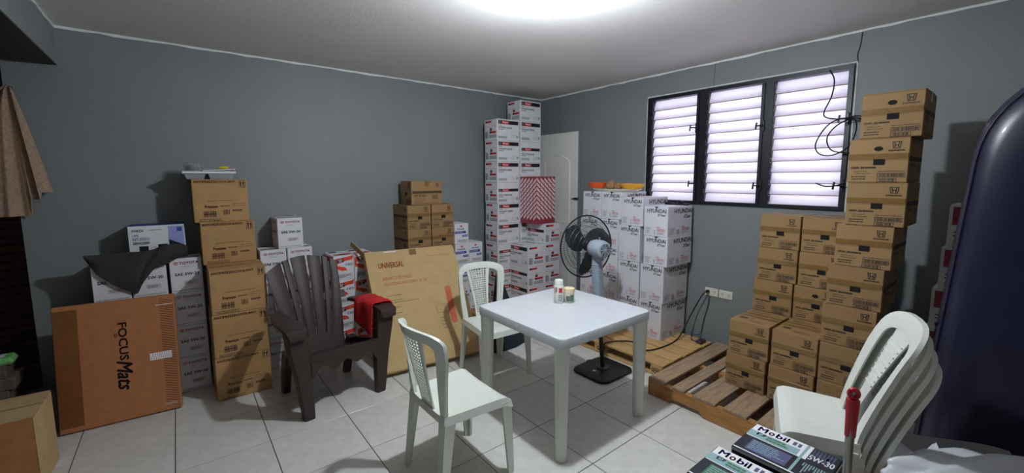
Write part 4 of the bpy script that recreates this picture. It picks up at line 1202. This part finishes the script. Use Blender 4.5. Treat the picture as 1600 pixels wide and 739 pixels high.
# brown resin armchair
ac = empty('garden_armchair', (.826, 2.905, 0), math.radians(8)); tag(ac, 'dark brown slatted resin garden armchair with a red cloth on one arm', 'armchair')
def rect_ring(cx, cy, a, b, z, ch=.008):
    return [(cx - a / 2 + ch, cy - b / 2, z), (cx + a / 2 - ch, cy - b / 2, z), (cx + a / 2, cy - b / 2 + ch, z), (cx + a / 2, cy + b / 2 - ch, z), (cx + a / 2 - ch, cy + b / 2, z), (cx - a / 2 + ch, cy + b / 2, z), (cx - a / 2, cy + b / 2 - ch, z), (cx - a / 2, cy - b / 2 + ch, z)]
for s in (-1, 1):
    lg = MB(); lg.loft([rect_ring(s * .255, -.005, .066, .055, 0), rect_ring(s * .257, -.005, .070, .060, .03), rect_ring(s * .275, .0, .100, .075, .30), rect_ring(s * .300, .0, .120, .085, .50), rect_ring(s * .310, .0, .125, .09, .618)])
    lg.build('leg', [brown_p], ac, smooth=35)
    lg = MB(); lg.loft([rect_ring(s * .232, .490, .05, .06, 0), rect_ring(s * .235, .45, .055, .07, .15), rect_ring(s * .235, .38, .06, .09, .33)]); lg.build('leg', [brown_p], ac, smooth=35)
    ar = MB(); rings = []
    for t, yv, zv, wv, cx in ((0, -.075, .596, .10, .315), (.05, -.062, .628, .125, .315), (.15, .0, .642, .130, .316), (.4, .15, .645, .125, .315), (.7, .30, .640, .10, .305), (.9, .40, .632, .075, .285), (1, .44, .628, .06, .27)):
        rings.append([(s * cx - wv / 2, yv, zv - .030), (s * cx - wv / 2, yv, zv - .006), (s * cx - wv / 2 + .015, yv, zv), (s * cx + wv / 2 - .015, yv, zv), (s * cx + wv / 2, yv, zv - .006), (s * cx + wv / 2, yv, zv - .030)])
    ar.loft(rings); ar.build('arm', [brown_p], ac, smooth=40)
    sd = MB(); sd.loft([[(s * .235, .02, .30), (s * .255, .02, .30), (s * .255, .02, .40), (s * .235, .02, .40)], [(s * .230, .46, .20), (s * .25, .46, .20), (s * .25, .46, .31), (s * .23, .46, .31)]]); sd.build('side_rail', [brown_p], ac)
st = MB(); rows = []
for j in range(11):
    v = j / 10; yv = -.045 + .50 * v; zv = .425 - .165 * v - .02 * math.sin(PI * v) + (-.030 * ((.12 - v) / .12) ** 2 if v < .12 else 0)
    rows.append([(.245 * u, yv, zv + .008 * u * u) for u in (-1, -.6, -.2, .2, .6, 1)])
st.sheet(rows, .012); st.build('seat', [brown_p], ac, smooth=45)
ap = MB(); P = []
for i in range(41):
    u = -1 + 2 * i / 40; P.append((.235 * u, .318 + .022 * math.cos(u * 3 * PI) + .045 * (0 if abs(u) < .75 else 0) - .05 * max(0, abs(u) - .8) * 5 * .6))
P += [(.235, .415), (-.235, .415)]
ap.prism(P, -.040, -.026); ap.build('apron', [brown_p], ac)
NSL = 6
def bk(x, t, dy=0): return (x, .40 + .24 * t + .05 * t * t - 1.0 * x * x * .35 + dy, .245 + .74 * t)
xs_b = [-.190, -.108, -.070, -.012, .056, .094, .190]
xs_t = [-.292, -.155, -.098, .030, .140, .192, .258]
def edge_x(b, t): return xs_b[b] + (xs_t[b] - xs_b[b]) * t ** .8
def top_e(x): return .972 - 1.45 * x * x
for i in range(NSL):
    sl = MB(); rows = []
    for j in range(13):
        t = j / 12
        g_h = .008 + .004 * t; xl, xr = edge_x(i, t) + g_h, edge_x(i + 1, t) - g_h
        row = []
        for q, dy in ((0, .005), (.12, 0), (.5, -.002), (.88, 0), (1, .005)):
            x = xl + (xr - xl) * q
            e1 = top_e(edge_x(i, 1) + .0055 + (xs_t[i + 1] - xs_t[i] - .011) * q)
            row.append(bk(x, .12 + (e1 - .12) * t, dy))
        rows.append(row)
    sl.sheet(rows, .011); sl.build('back_slat', [brown_p], ac, smooth=28)
lp = MB(); lp.sheet([[bk(x, t, -.002) for x in (-.188, -.1, 0, .1, .188)] for t in (.0, .08, .17, .19)], .014); lp.build('back_panel', [brown_p], ac, smooth=40)
cb_ = MB(); cb_.sheet([[bk(x, t, .008) for x in (-.262, -.13, 0, .13, .262)] for t in (.50, .545, .575)], .012); cb_.build('cross_bar', [brown_p], ac, smooth=40)
# red cloth over the right arm
rc = MB(); grid = []
for j in range(15):
    yv = .02 + .27 * j / 14; row = []
    for x, z in ((.215, .43), (.218, .50), (.224, .58), (.232, .640), (.246, .660), (.29, .664), (.34, .664), (.378, .660), (.392, .645), (.398, .61), (.400, .575)):
        zz = z + (.010 * math.sin(j * .9 + x * 20) if z < .6 else .003 * math.sin(j * 1.3 + x * 30))
        if x < .23 : zz += .05 * (j / 14); 
        row.append((x - .008 * math.sin(j * .7) if z < .6 else x, yv + (0.006 * math.sin(x * 60)), zz))
    grid.append(row)
rc.sheet(grid, .006)
tag(rc.build('red_cloth', [red_cloth], smooth=60, loc=(.826, 2.905, 0), rz=math.radians(8)), 'red cloth draped over the right arm of the brown armchair', 'cloth')

# ------------------------------------------------------------------ fan
fan = empty('pedestal_fan', (2.615, 2.10, 0)); tag(fan, 'grey and black pedestal fan turned away, behind the white table', 'fan')
mb = MB(); mb.loft([rrect(.195, .170, .07, 0), rrect(.20, .175, .07, .006), rrect(.197, .172, .07, .020), rrect(.17, .15, .06, .030)])
mb.build('base', [black_p], fan, smooth=30)
mb = MB(); mb.lathe([(.0, .029), (.055, .029), (.052, .040), (.03, .046), (.0, .046)], 24); mb.build('base_ring', [steel_d], fan, smooth=30)
LEAN = Matrix(((1, 0, -.058, 0), (0, 1, .046, 0), (0, 0, 1, 0), (0, 0, 0, 1)))
mb = MB(); mb.tube([(0, 0, .04), (0, 0, .66)], .017, 14); mb.build('pole', [black_p], fan, smooth=50).data.transform(LEAN)
bt = MB(); bt.lathe([(.0, .0), (.014, .0), (.014, .004), (.0, .005)], 14, Mx=Matrix.Translation((-.10, .005, .0285))); bt.build('badge', [plate_m], fan)
mb = MB(); mb.loft([rrect(.040, .036, .02, .62), rrect(.040, .036, .02, .70), rrect(.036, .034, .02, .86), rrect(.030, .030, .018, .955), rrect(.022, .022, .012, .975)])
for k in range(12): mb.loft([rrect(.0405 - .0003 * k, .0368 - .0002 * k, .02, .66 + k * .020), rrect(.0418 - .0003 * k, .038 - .0002 * k, .02, .664 + k * .020), rrect(.0405 - .0003 * k, .0368 - .0002 * k, .02, .669 + k * .020)])
mb.build('column', [grey_p], fan, smooth=35).data.transform(LEAN)
ax = Vector((.20, .97, -.02)).normalized()          # blowing direction, away from the viewer
hub = Vector((-.065, .030, 1.015))
zx = ax; xx_ = Vector((0, 0, 1)).cross(zx).normalized(); yy_ = zx.cross(xx_)
MF = Matrix.Translation(hub) @ Matrix((xx_, yy_, zx)).transposed().to_4x4()
def fpart(name, mb, mat, smooth=40, par=None):
    o = mb.build(name, [mat], None, smooth); o.parent = par or fan; o.matrix_local = MF if par is None else Matrix(); return o
mb = MB(); mb.lathe([(.0, -.095), (.050, -.095), (.064, -.085), (.070, -.05), (.070, .02), (.062, .05), (.045, .062), (.0, .062)], 28); mh = fpart('motor_housing', mb, grey_p)
mb = MB(); mb.lathe([(.0, -.0955), (.048, -.0955), (.045, -.0975), (.0, -.0975)], 24); v_ = fpart('vent', mb, black_p, par=mh)
mb = MB()
for a in range(4): mb.tube([(.046 * math.cos(a * PI / 4), .046 * math.sin(a * PI / 4), -.0985), (-.046 * math.cos(a * PI / 4), -.046 * math.sin(a * PI / 4), -.0985)], .0022, 4)
for r in (.012, .024, .036, .047): mb.tube([(r * math.cos(2 * PI * i / 20), r * math.sin(2 * PI * i / 20), -.0985) for i in range(20)], .0018, 4, loop=True)
fpart('vent_grille', mb, grey_p, par=mh)
mb = MB(); mb.tube([(0, .068, -.03), (0, .085, -.03), (0, .09, -.03)], [.006, .006, .009], 8); fpart('knob', mb, grey_p, par=mh)
mb = MB(); mb.box(-.025, .025, -.095, -.055, -.06, .03, ch=.008); fpart('tilt_joint', mb, grey_p)
GR = .252
for k in range(3):
    mb = MB(); a0 = math.radians(8 + 120 * k); rows = []
    for i in range(11):
        t = i / 10; r = .035 + (.205) * t; wv = .028 + .085 * math.sin(PI * min(1, t * .62 + .12)) ** 1.2
        if t > .85: wv *= (1 - ((t - .85) / .15) ** 2 * .55)
        row = []
        for c in range(7):
            q = -1 + 2 * c / 6; ang = a0 + .62 * t + q * wv / max(r, .05) * .72
            row.append((r * math.cos(ang), r * math.sin(ang), .128 - q * .022))
        rows.append(row)
    mb.sheet(rows, .003); fpart('blade', mb, smoke_p, 60)
mb = MB(); mb.lathe([(.0, .08), (.034, .08), (.038, .1), (.036, .14), (.02, .15), (.0, .15)], 20); fpart('blade_hub', mb, black_p)
def cage(front):
    mb = MB(); n = 84 if not front else 72
    sgn = 1 if front else -1; z_r = .135
    def zz(r): return z_r + sgn * (.062 * (1 - (r / GR) ** 2.6))
    for i in range(n):
        a = 2 * PI * i / n; tw = .20 if not front else -.2
        P = []
        for r in (.066, .11, .16, .205, GR):
            b = a + tw * (1 - r / GR); P.append((r * math.cos(b), r * math.sin(b), zz(r)))
        mb.tube(P, .0011, 3, caps=False)
    for r in (.066, .085, .12, .165, .20):
        mb.tube([(r * math.cos(2 * PI * i / 36), r * math.sin(2 * PI * i / 36), zz(r)) for i in range(36)], .0016, 4, loop=True)
    return mb
pc_ = cord('power_cord', [(3.705, 1.815, .535), (3.68, 1.84, .50), (3.66, 1.90, .36), (3.58, 1.935, .21), (3.46, 1.93, .122), (3.24, 1.915, .1135), (3.02, 1.965, .1135), (3.08, 2.16, .1135), (2.88, 2.28, .116), (2.855, 2.285, .05), (2.78, 2.25, .007), (2.66, 2.30, .0065), (2.60, 2.255, .007)], .0055, cable_m, None, None)
pc_.parent = fan; pc_.matrix_parent_inverse = Matrix.Translation(fan.location).inverted()
tg = MB(); tg.lathe([(.0, 0), (.014, 0), (.016, .02), (.010, .034), (.0, .036)], 12, Mx=Matrix.Translation((XW - .0135, 1.815, .535)) @ Matrix.Rotation(-PI / 2, 4, 'Y'))
tg.build('plug', [black_p], pc_, smooth=40)
fpart('rear_grille', cage(False), wire_m); fpart('front_grille', cage(True), wire_m)
mb = MB(); mb.tube([(GR * math.cos(2 * PI * i / 48), GR * math.sin(2 * PI * i / 48), .135) for i in range(48)], .0062, 8, loop=True); fpart('rim', mb, black_p)

# ------------------------------------------------------------------ bottle and jar on the table
bo = empty('spray_bottle', (1.987, 1.985, .7215)); tag(bo, 'white bottle with red label and white cap on the table', 'bottle')
mb = MB(); mb.lathe([(.0, 0), (.031, 0), (.034, .006), (.034, .115), (.031, .122), (.0, .122)], 24); mb.build('body', [plast_c], bo, smooth=40)
mb = MB(); mb.lathe([(.0, .1215), (.029, .1215), (.029, .155), (.026, .159), (.0, .159)], 24); mb.build('cap', [plast_w], bo, smooth=40)
lb = MB()
def wrap(mb, r, a0, a1, z0, z1, n=8, mi=0):
    vs = []
    for i in range(n + 1):
        a = a0 + (a1 - a0) * i / n; vs += [(r * math.cos(a), r * math.sin(a), z0), (r * math.cos(a), r * math.sin(a), z1)]
    mb.add(vs, [(2 * i, 2 * i + 2, 2 * i + 3, 2 * i + 1) for i in range(n)], mi)
ca = math.atan2(-1.98, -1.99)
wrap(lb, .0345, ca - .0, ca + .75, .075, .108, mi=0); wrap(lb, .0345, ca - .9, ca - .7, .070, .112, 3, mi=0); wrap(lb, .0345, ca - .55, ca - .35, .08, .112, 3, mi=1)
for k in range(4): wrap(lb, .0345, ca - .1, ca + .7, .02 + k * .012, .024 + k * .012, mi=2)
lb.build('label', [ink_red, ink, ink_soft], bo, fix=False)
jr = empty('small_jar', (2.052, 1.950, .7215)); tag(jr, 'small jar with cream lid and green label beside the bottle', 'jar')
mb = MB(); mb.lathe([(.0, 0), (.032, 0), (.036, .005), (.036, .064), (.033, .07), (.0, .07)], 24); mb.build('body', [M('milky_jar', (206, 200, 184), .3)], jr, smooth=40)
mb = MB(); mb.lathe([(.0, .0695), (.037, .0695), (.037, .096), (.034, .099), (.0, .099)], 24); mb.build('lid', [M('cream_lid', (226, 208, 170), .4)], jr, smooth=40)
lb = MB(); wrap(lb, .0365, ca + .15, ca + .95, .012, .058, mi=0); wrap(lb, .0365, ca - .6, ca + .1, .012, .05, mi=1); lb.build('label', [ink_green, ink_soft], jr, fix=False)

# ------------------------------------------------------------------ navy fabric behind the rear chair
grid = []
for j in range(13):
    t = j / 12; row = []
    zt_ = .72 * (1 - t) ** 1.1 + .004
    for i in range(25):
        a = PI * 2 * i / 24
        r = .02 + .30 * t ** .9 + .018 * math.sin(a * 7 + t * 3) * t
        row.append((r * math.cos(a) * (.3 if math.cos(a) < 0 else 1.05), r * .24 * math.sin(a), zt_))
    grid.append(row)
mb = MB(); mb.loft([r[:-1] for r in grid][::-1])
tag(mb.build('navy_tarp', [navy_c], smooth=70, loc=(2.20, 2.985, 0)), 'dark navy fabric heaped in a peak behind the rear white chair', 'fabric')

# ------------------------------------------------------------------ navy air mattress
mb = MB(); rings = []
Wm, Hm, Tm, R0 = 1.35, 2.005, .22, .36
def outline(ins):
    pts = []; r = R0 - ins * .5
    x0, x1, zb, zt2 = ins, Wm - ins, .01 + ins, Hm - ins
    for cx_, cz_, a0 in ((x1 - r, zt2 - r, 0), (x0 + r, zt2 - r, PI / 2)):
        for i in range(11): a = a0 + PI / 2 * i / 10; pts.append((cx_ + r * math.cos(a), cz_ + r * math.sin(a)))
    r2 = .06
    for cx_, cz_, a0 in ((x0 + r2, zb + r2, PI), (x1 - r2, zb + r2, 1.5 * PI)):
        for i in range(5): a = a0 + PI / 2 * i / 4; pts.append((cx_ + r2 * math.cos(a), cz_ + r2 * math.sin(a)))
    pts = [(x - (.064 * max(0, 1.70 - z) if x < Wm / 2 else 0), z) for x, z in pts]      # the soft side bulges outwards lower down
    return pts
for ins, dy in ((.16, -Tm / 2 - .015), (.07, -Tm / 2), (.025, -Tm / 2 + .025), (.0, -Tm / 2 + .08), (.0, Tm / 2 - .08), (.025, Tm / 2 - .025), (.07, Tm / 2), (.16, Tm / 2 + .015)):
    rings.append([(x, dy, z) for x, z in outline(ins)])
mb.loft(rings)
nav = mb.build('air_mattress', [navy_m], smooth=60, loc=(2.60, .185, 0), rz=-PI / 2 + .0); tag(nav, 'navy blue vinyl air mattress standing upright at the right edge', 'mattress')
pr = MB(); f = Face(pr, (-.052, -.06, .95), (0, 1, 0), (0, 0, -1), (-1, 0, 0))
f.text('Joy', .012, .0, .062, .16, 0, True, .2, rot=90)
pr.build('lettering', [ink_white], nav, fix=False)
sm_ = MB(); sm_.tube([(x, -Tm / 2 + .028, z) for x, z in outline(.018)], .004, 6, loop=True); sm_.build('seam', [navy_m], nav, smooth=60)

# ------------------------------------------------------------------ small motor oil cases, bottom right
def mk_m1(dark):
    w, d, h = .283, .222, .289
    mb = MB(); mb.box(-w / 2, w / 2, -d / 2, d / 2, .0005, h, 0, ch=.003)
    F_ = faces_of(mb, w, d, h); t = F_['top']
    # top: white flap with lettering on the far half, dark printed flap on the near half
    t.rect(.003, .003, w * .70, d * .47, 4); t.text('M', w * .07, d * .05, w * .18, d * .21, 3, True); t.text('o', w * .20, d * .09, w * .27, d * .21, 2, True); t.text('bil', w * .29, d * .05, w * .44, d * .21, 3, True)
    t.rect(w * .49, d * .08, w * .53, d * .20, 6, 1); t.rect(w * .55, d * .08, w * .585, d * .20, 6, 1)
    t.rect(w * .005, d * .25, w * .60, d * .45, 5, 1); t.text('ESP', w * .10, d * .27, w * .21, d * .36, 4, True, k=3); t.lines(w * .23, d * .29, w * .56, 2, d * .07, d * .045, 7, 3, seed=2)
    t.rect(w * .63, .003, w * .66, d * .99, 5, 1); t.rect(w * .70, .003, w - .003, d * .97, 1)
    for i in range(7): t.rect(w * (.72 + .035 * i), d * .05, w * (.735 + .035 * i), d * (.30 + .05 * (i % 3)), 6, 1)
    t.text('5W-30', w * .71, d * .27, w * .975, d * .43, 4, True, k=4); t.text('SAE', w * .78, d * .18, w * .90, d * .25, 4, True, k=2)
    t.rect(.003, d * .50, w * .60, d * .97, 1)
    t.rect(w * .12, d * .54, w * .58, d * .90, 7 if dark else 6, 1)
    t.lines(w * .14, d * .57, w * .56, 6, d * .052, d * .022, 5, 3, seed=6)
    t.rect(.003, d * .955, w * .97, d * .985, 4, 2)
    for i in range(10): t.rect(w * (.71 + .026 * i), d * .56, w * (.722 + .026 * i), d * (.66 + .07 * ((i * 7) % 4)), 5, 1)
    for k in ('front', 'left', 'right'):
        s = F_[k]; W = w if k == 'front' else d; s.rect(.003, .003, W - .003, h - .003, 1); s.text('Mobil', W * .2, h * .2, W * .7, h * .36, 4, True); s.rect(W * .1, h * .5, W * .9, h * .6, 7, 1); s.rect(.003, .003, W - .003, .012, 4, 2)
    return mb.build('oil_bottle_case', [ink_dark, ink_dark, ink_red, ink_lblue, ink_white, ink_teal, M('slate_violet_print', (86, 88, 124), .45), ink_green], fix=False)
for k in range(2):
    for c, (xr, yl) in enumerate(((1.762, .632), (1.500, .662))):
        lab = (['dark case with white lettered flap in front of the stacked chairs, farther one', 'dark green printed case with white lettered flap at the bottom edge, nearer one'][c]) if k == 1 else 'dark case underneath the two lettered cases in front of the chairs'
        place('m1%d' % c, (lambda c=c: mk_m1(c == 1)), (xr - .111, yl - .1415, k * .2895), -PI / 2, lab, 'case', 'dark motor oil cases by the chairs' if k else 'dark cases below')

# mop with red handle
mop = empty('mop', (1.517, .291, 0)); tag(mop, 'mop with steel pole and red plastic grip in front of the chairs', 'mop')
mb = MB(); mb.tube([(0, 0, .05), (0, 0, .85)], .0115, 14); mb.build('pole', [metal_m], mop, smooth=50)
gp = MB(); P = []
def grip_ring(z, r1): return [(r1 * math.cos(2 * PI * i / 16), r1 * .8 * math.sin(2 * PI * i / 16), z) for i in range(16)]
gp.loft([grip_ring(.795, .0125), grip_ring(.80, .0140), grip_ring(.85, .0150), grip_ring(.89, .0165), grip_ring(.912, .0165)])
n = 20; hz = .930
gp.tube([(.0095 * math.cos(2 * PI * i / n), 0, hz + .0125 * math.sin(2 * PI * i / n)) for i in range(n)], .0075, 8, loop=True)
o = gp.build('grip', [red_p], mop, smooth=50); o.rotation_euler = (0, 0, yaw * -1 - .55)
mh_ = MB(); mh_.lathe([(.0, .01), (.035, .005), (.042, .03), (.03, .07), (.015, .09), (.0, .09)], 16); mh_.build('mop_head', [M('mop_strands', (150, 150, 150), .9, noise=.3, nscale=40)], mop, smooth=50)

# white bag on a carton and grey card
bc = MB(); bc.box(1.78, 2.30, -.55, .235, .001, .50, ch=.004)
bcar = tag(bc.build('low_carton', [kraft_a]), 'brown carton under the white plastic bag at the lower right', 'carton')
fb = MB(); fb.box(1.784, 2.296, -.545, -.16, .4995, .5035); fb.build('flap', [kraft_a], bcar)
fb = MB(); fb.box(1.784, 2.296, -.155, .23, .4995, .5035); fb.build('flap', [kraft_a], bcar)
grid = []
for j in range(6):
    q = j / 5; row = []
    for i in range(12):
        e = i / 11; px, py = 2.06 + .27 * e, .300 - .31 * e
        row.append((px - .05 * (1 - q), py - .05 * (1 - q), .508 + (.095 - .055 * e * e) * q ** 1.6 - .010 * math.sin(e * 5) * q))
    grid.append(row)
gc = MB(); gc.sheet(grid, .003)
tag(gc.build('grey_card', [grey_card], smooth=60), 'large sheet of grey card standing behind the white bag', 'card')
bm = bmesh.new(); bmesh.ops.create_icosphere(bm, subdivisions=5, radius=1.0); r = random.Random(8)
for v in bm.verts:
    c = v.co.copy(); 
    n_ = .16 * math.sin(c.x * 4 + c.y * 5) * math.cos(c.y * 6 + c.x * 2) + .05 * math.sin(c.x * 9 + c.z * 5) * math.cos(c.y * 8) + .03 * abs(math.sin(c.y * 14 + c.x * 9 + c.z * 7))
    c *= 1 + n_
    v.co = Vector((c.x * .15 - .28 * c.y * .6, c.y * .26, max(-.0425, c.z * .074)))
mb = MB(); mb.addbm(bm)
wbag = mb.build('plastic_bag', [bag_m], smooth=50, loc=(2.04, .015, .5515)); tag(wbag, 'crumpled white plastic bag at the lower right corner', 'bag')
for (a, l) in ((.7, .045), (1.5, .035)):
    kn = MB()
    kn.sheet([[(-.02 * math.cos(a) + .01 * i, q * .035 * (1 - i / 5), l * i / 5 + .004 * math.sin(i * 2 + q)) for q in (-1, -.5, 0, .5, 1)] for i in range(6)], .002, Mx=Matrix.Translation((-.02, .14 - .20 * (a > 1), .025)))
    kn.build('bag_handle', [bag_m], wbag, smooth=50)

# ------------------------------------------------------------------ left recess: planks, packet, towel
rk = empty('plank_stack', (-1.25, 4.30, 0)); tag(rk, 'stack of dark reddish planks in the unlit recess at the left edge', 'planks')
for k in range(22):
    mb = MB(); L = .38 + .02 * rnd.random(); mb.box(-L, L, -.06, .06, 0, .055, ch=.004)
    o = mb.build('plank', [dwood], rk); o.location = (-.02 + .03 * rnd.random(), .35 + .02 * rnd.random(), .01 + k * .0605)
lowp = empty('low_plank_pile', (-1.18, 3.86, 0)); tag(lowp, 'low pile of dusty grey-brown planks beside the open carton', 'planks')
for k in range(6):
    mb = MB(); mb.box(-.33, .335 - .03 * (k % 2), -.10, .10, 0, .075, ch=.006)
    o = mb.build('plank', [stone_m if k > 2 else dwood], lowp); o.location = (0, .0, .001 + k * .0765 + (.0))
gp_ = MB(); gp_.loft([rrect(.12, .055, .012, 0), rrect(.125, .06, .012, .015), rrect(.11, .05, .012, .04)])
f = Face(gp_, (-.10, -.045, .041), (1, 0, 0), (0, 1, 0), (0, 0, 1))
for i in range(5): f.rect(.015 + i * .036, .012, .038 + i * .036, .075, 1)
tag(gp_.build('green_packet', [green_pk, ink_white], loc=(-.97, 3.845, 6 * .0765 + .002)), 'green and white printed packet on the low plank pile', 'packet')
cf = MB(); grid = []
for j in range(8):
    grid.append([(-.17 + .035 * i, -.04 + .02 * j, .012 + .10 * math.exp(-((i - 4) / 3) ** 2) * (.6 + .4 * math.sin(j * 1.7 + i * 2.1)) ) for i in range(9)])
cf.sheet(grid, .002)
tag(cf.build('clear_wrap', [clear_m], smooth=60, loc=(-1.21, 3.87, 6 * .0765 + .004)), 'crumpled clear plastic wrap behind the green packet', 'wrap')

hk = MB(); hk.tube([(-.806, 3.99, 2.13), (-.77, 3.99, 2.13), (-.75, 3.985, 2.15)], .008, 8)
hk = MB(); hk.lathe([(.0, 0), (.02, 0), (.02, .006), (.008, .01), (.008, .05), (.013, .055), (.0, .06)], 12, Mx=Matrix.Translation((-.775, 4.099, 2.135)) @ Matrix.Rotation(PI / 2, 4, 'X'))
tag(hk.build('wall_hook', [steel_d], smooth=40), 'small steel peg holding the brown towel', 'hook')
TL = [(-.790, 2.15), (-.775, 2.155), (-.760, 2.14), (-.752, 2.12)]
grid = []
NCt, NRt = 46, 24
for j in range(NRt + 1):
    q = j / NRt; row = []
    for i in range(NCt + 1):
        t = i / NCt
        xl = -.775 - .24 * q ** .6 * 1.15; xr = -.755 + .125 * q ** .85
        x = xl + (xr - xl) * t
        # hem: longer on the left, two shorter folds on the right
        zb = 1.335 if t < .74 else (1.44 if t < .88 else 1.485)
        if t < .15: zb = 1.36 + .12 * (.15 - t) / .15
        zt_ = 2.15 - .03 * abs(t - .5)
        z = zt_ + (zb - zt_) * q
        fold = math.sin(t * 15 + .5) * (.013 + .010 * q) + (.022 if .74 < t < .88 else 0) * q + .012 * math.sin(t * 37) * q
        row.append((x, 4.035 - .012 * (1 - q) - fold, z))
    grid.append(row)
tw = MB(); tw.sheet(grid, .007)
tag(tw.build('brown_towel', [towel_m], smooth=60), 'brown towel hanging in folds at the left edge', 'towel')
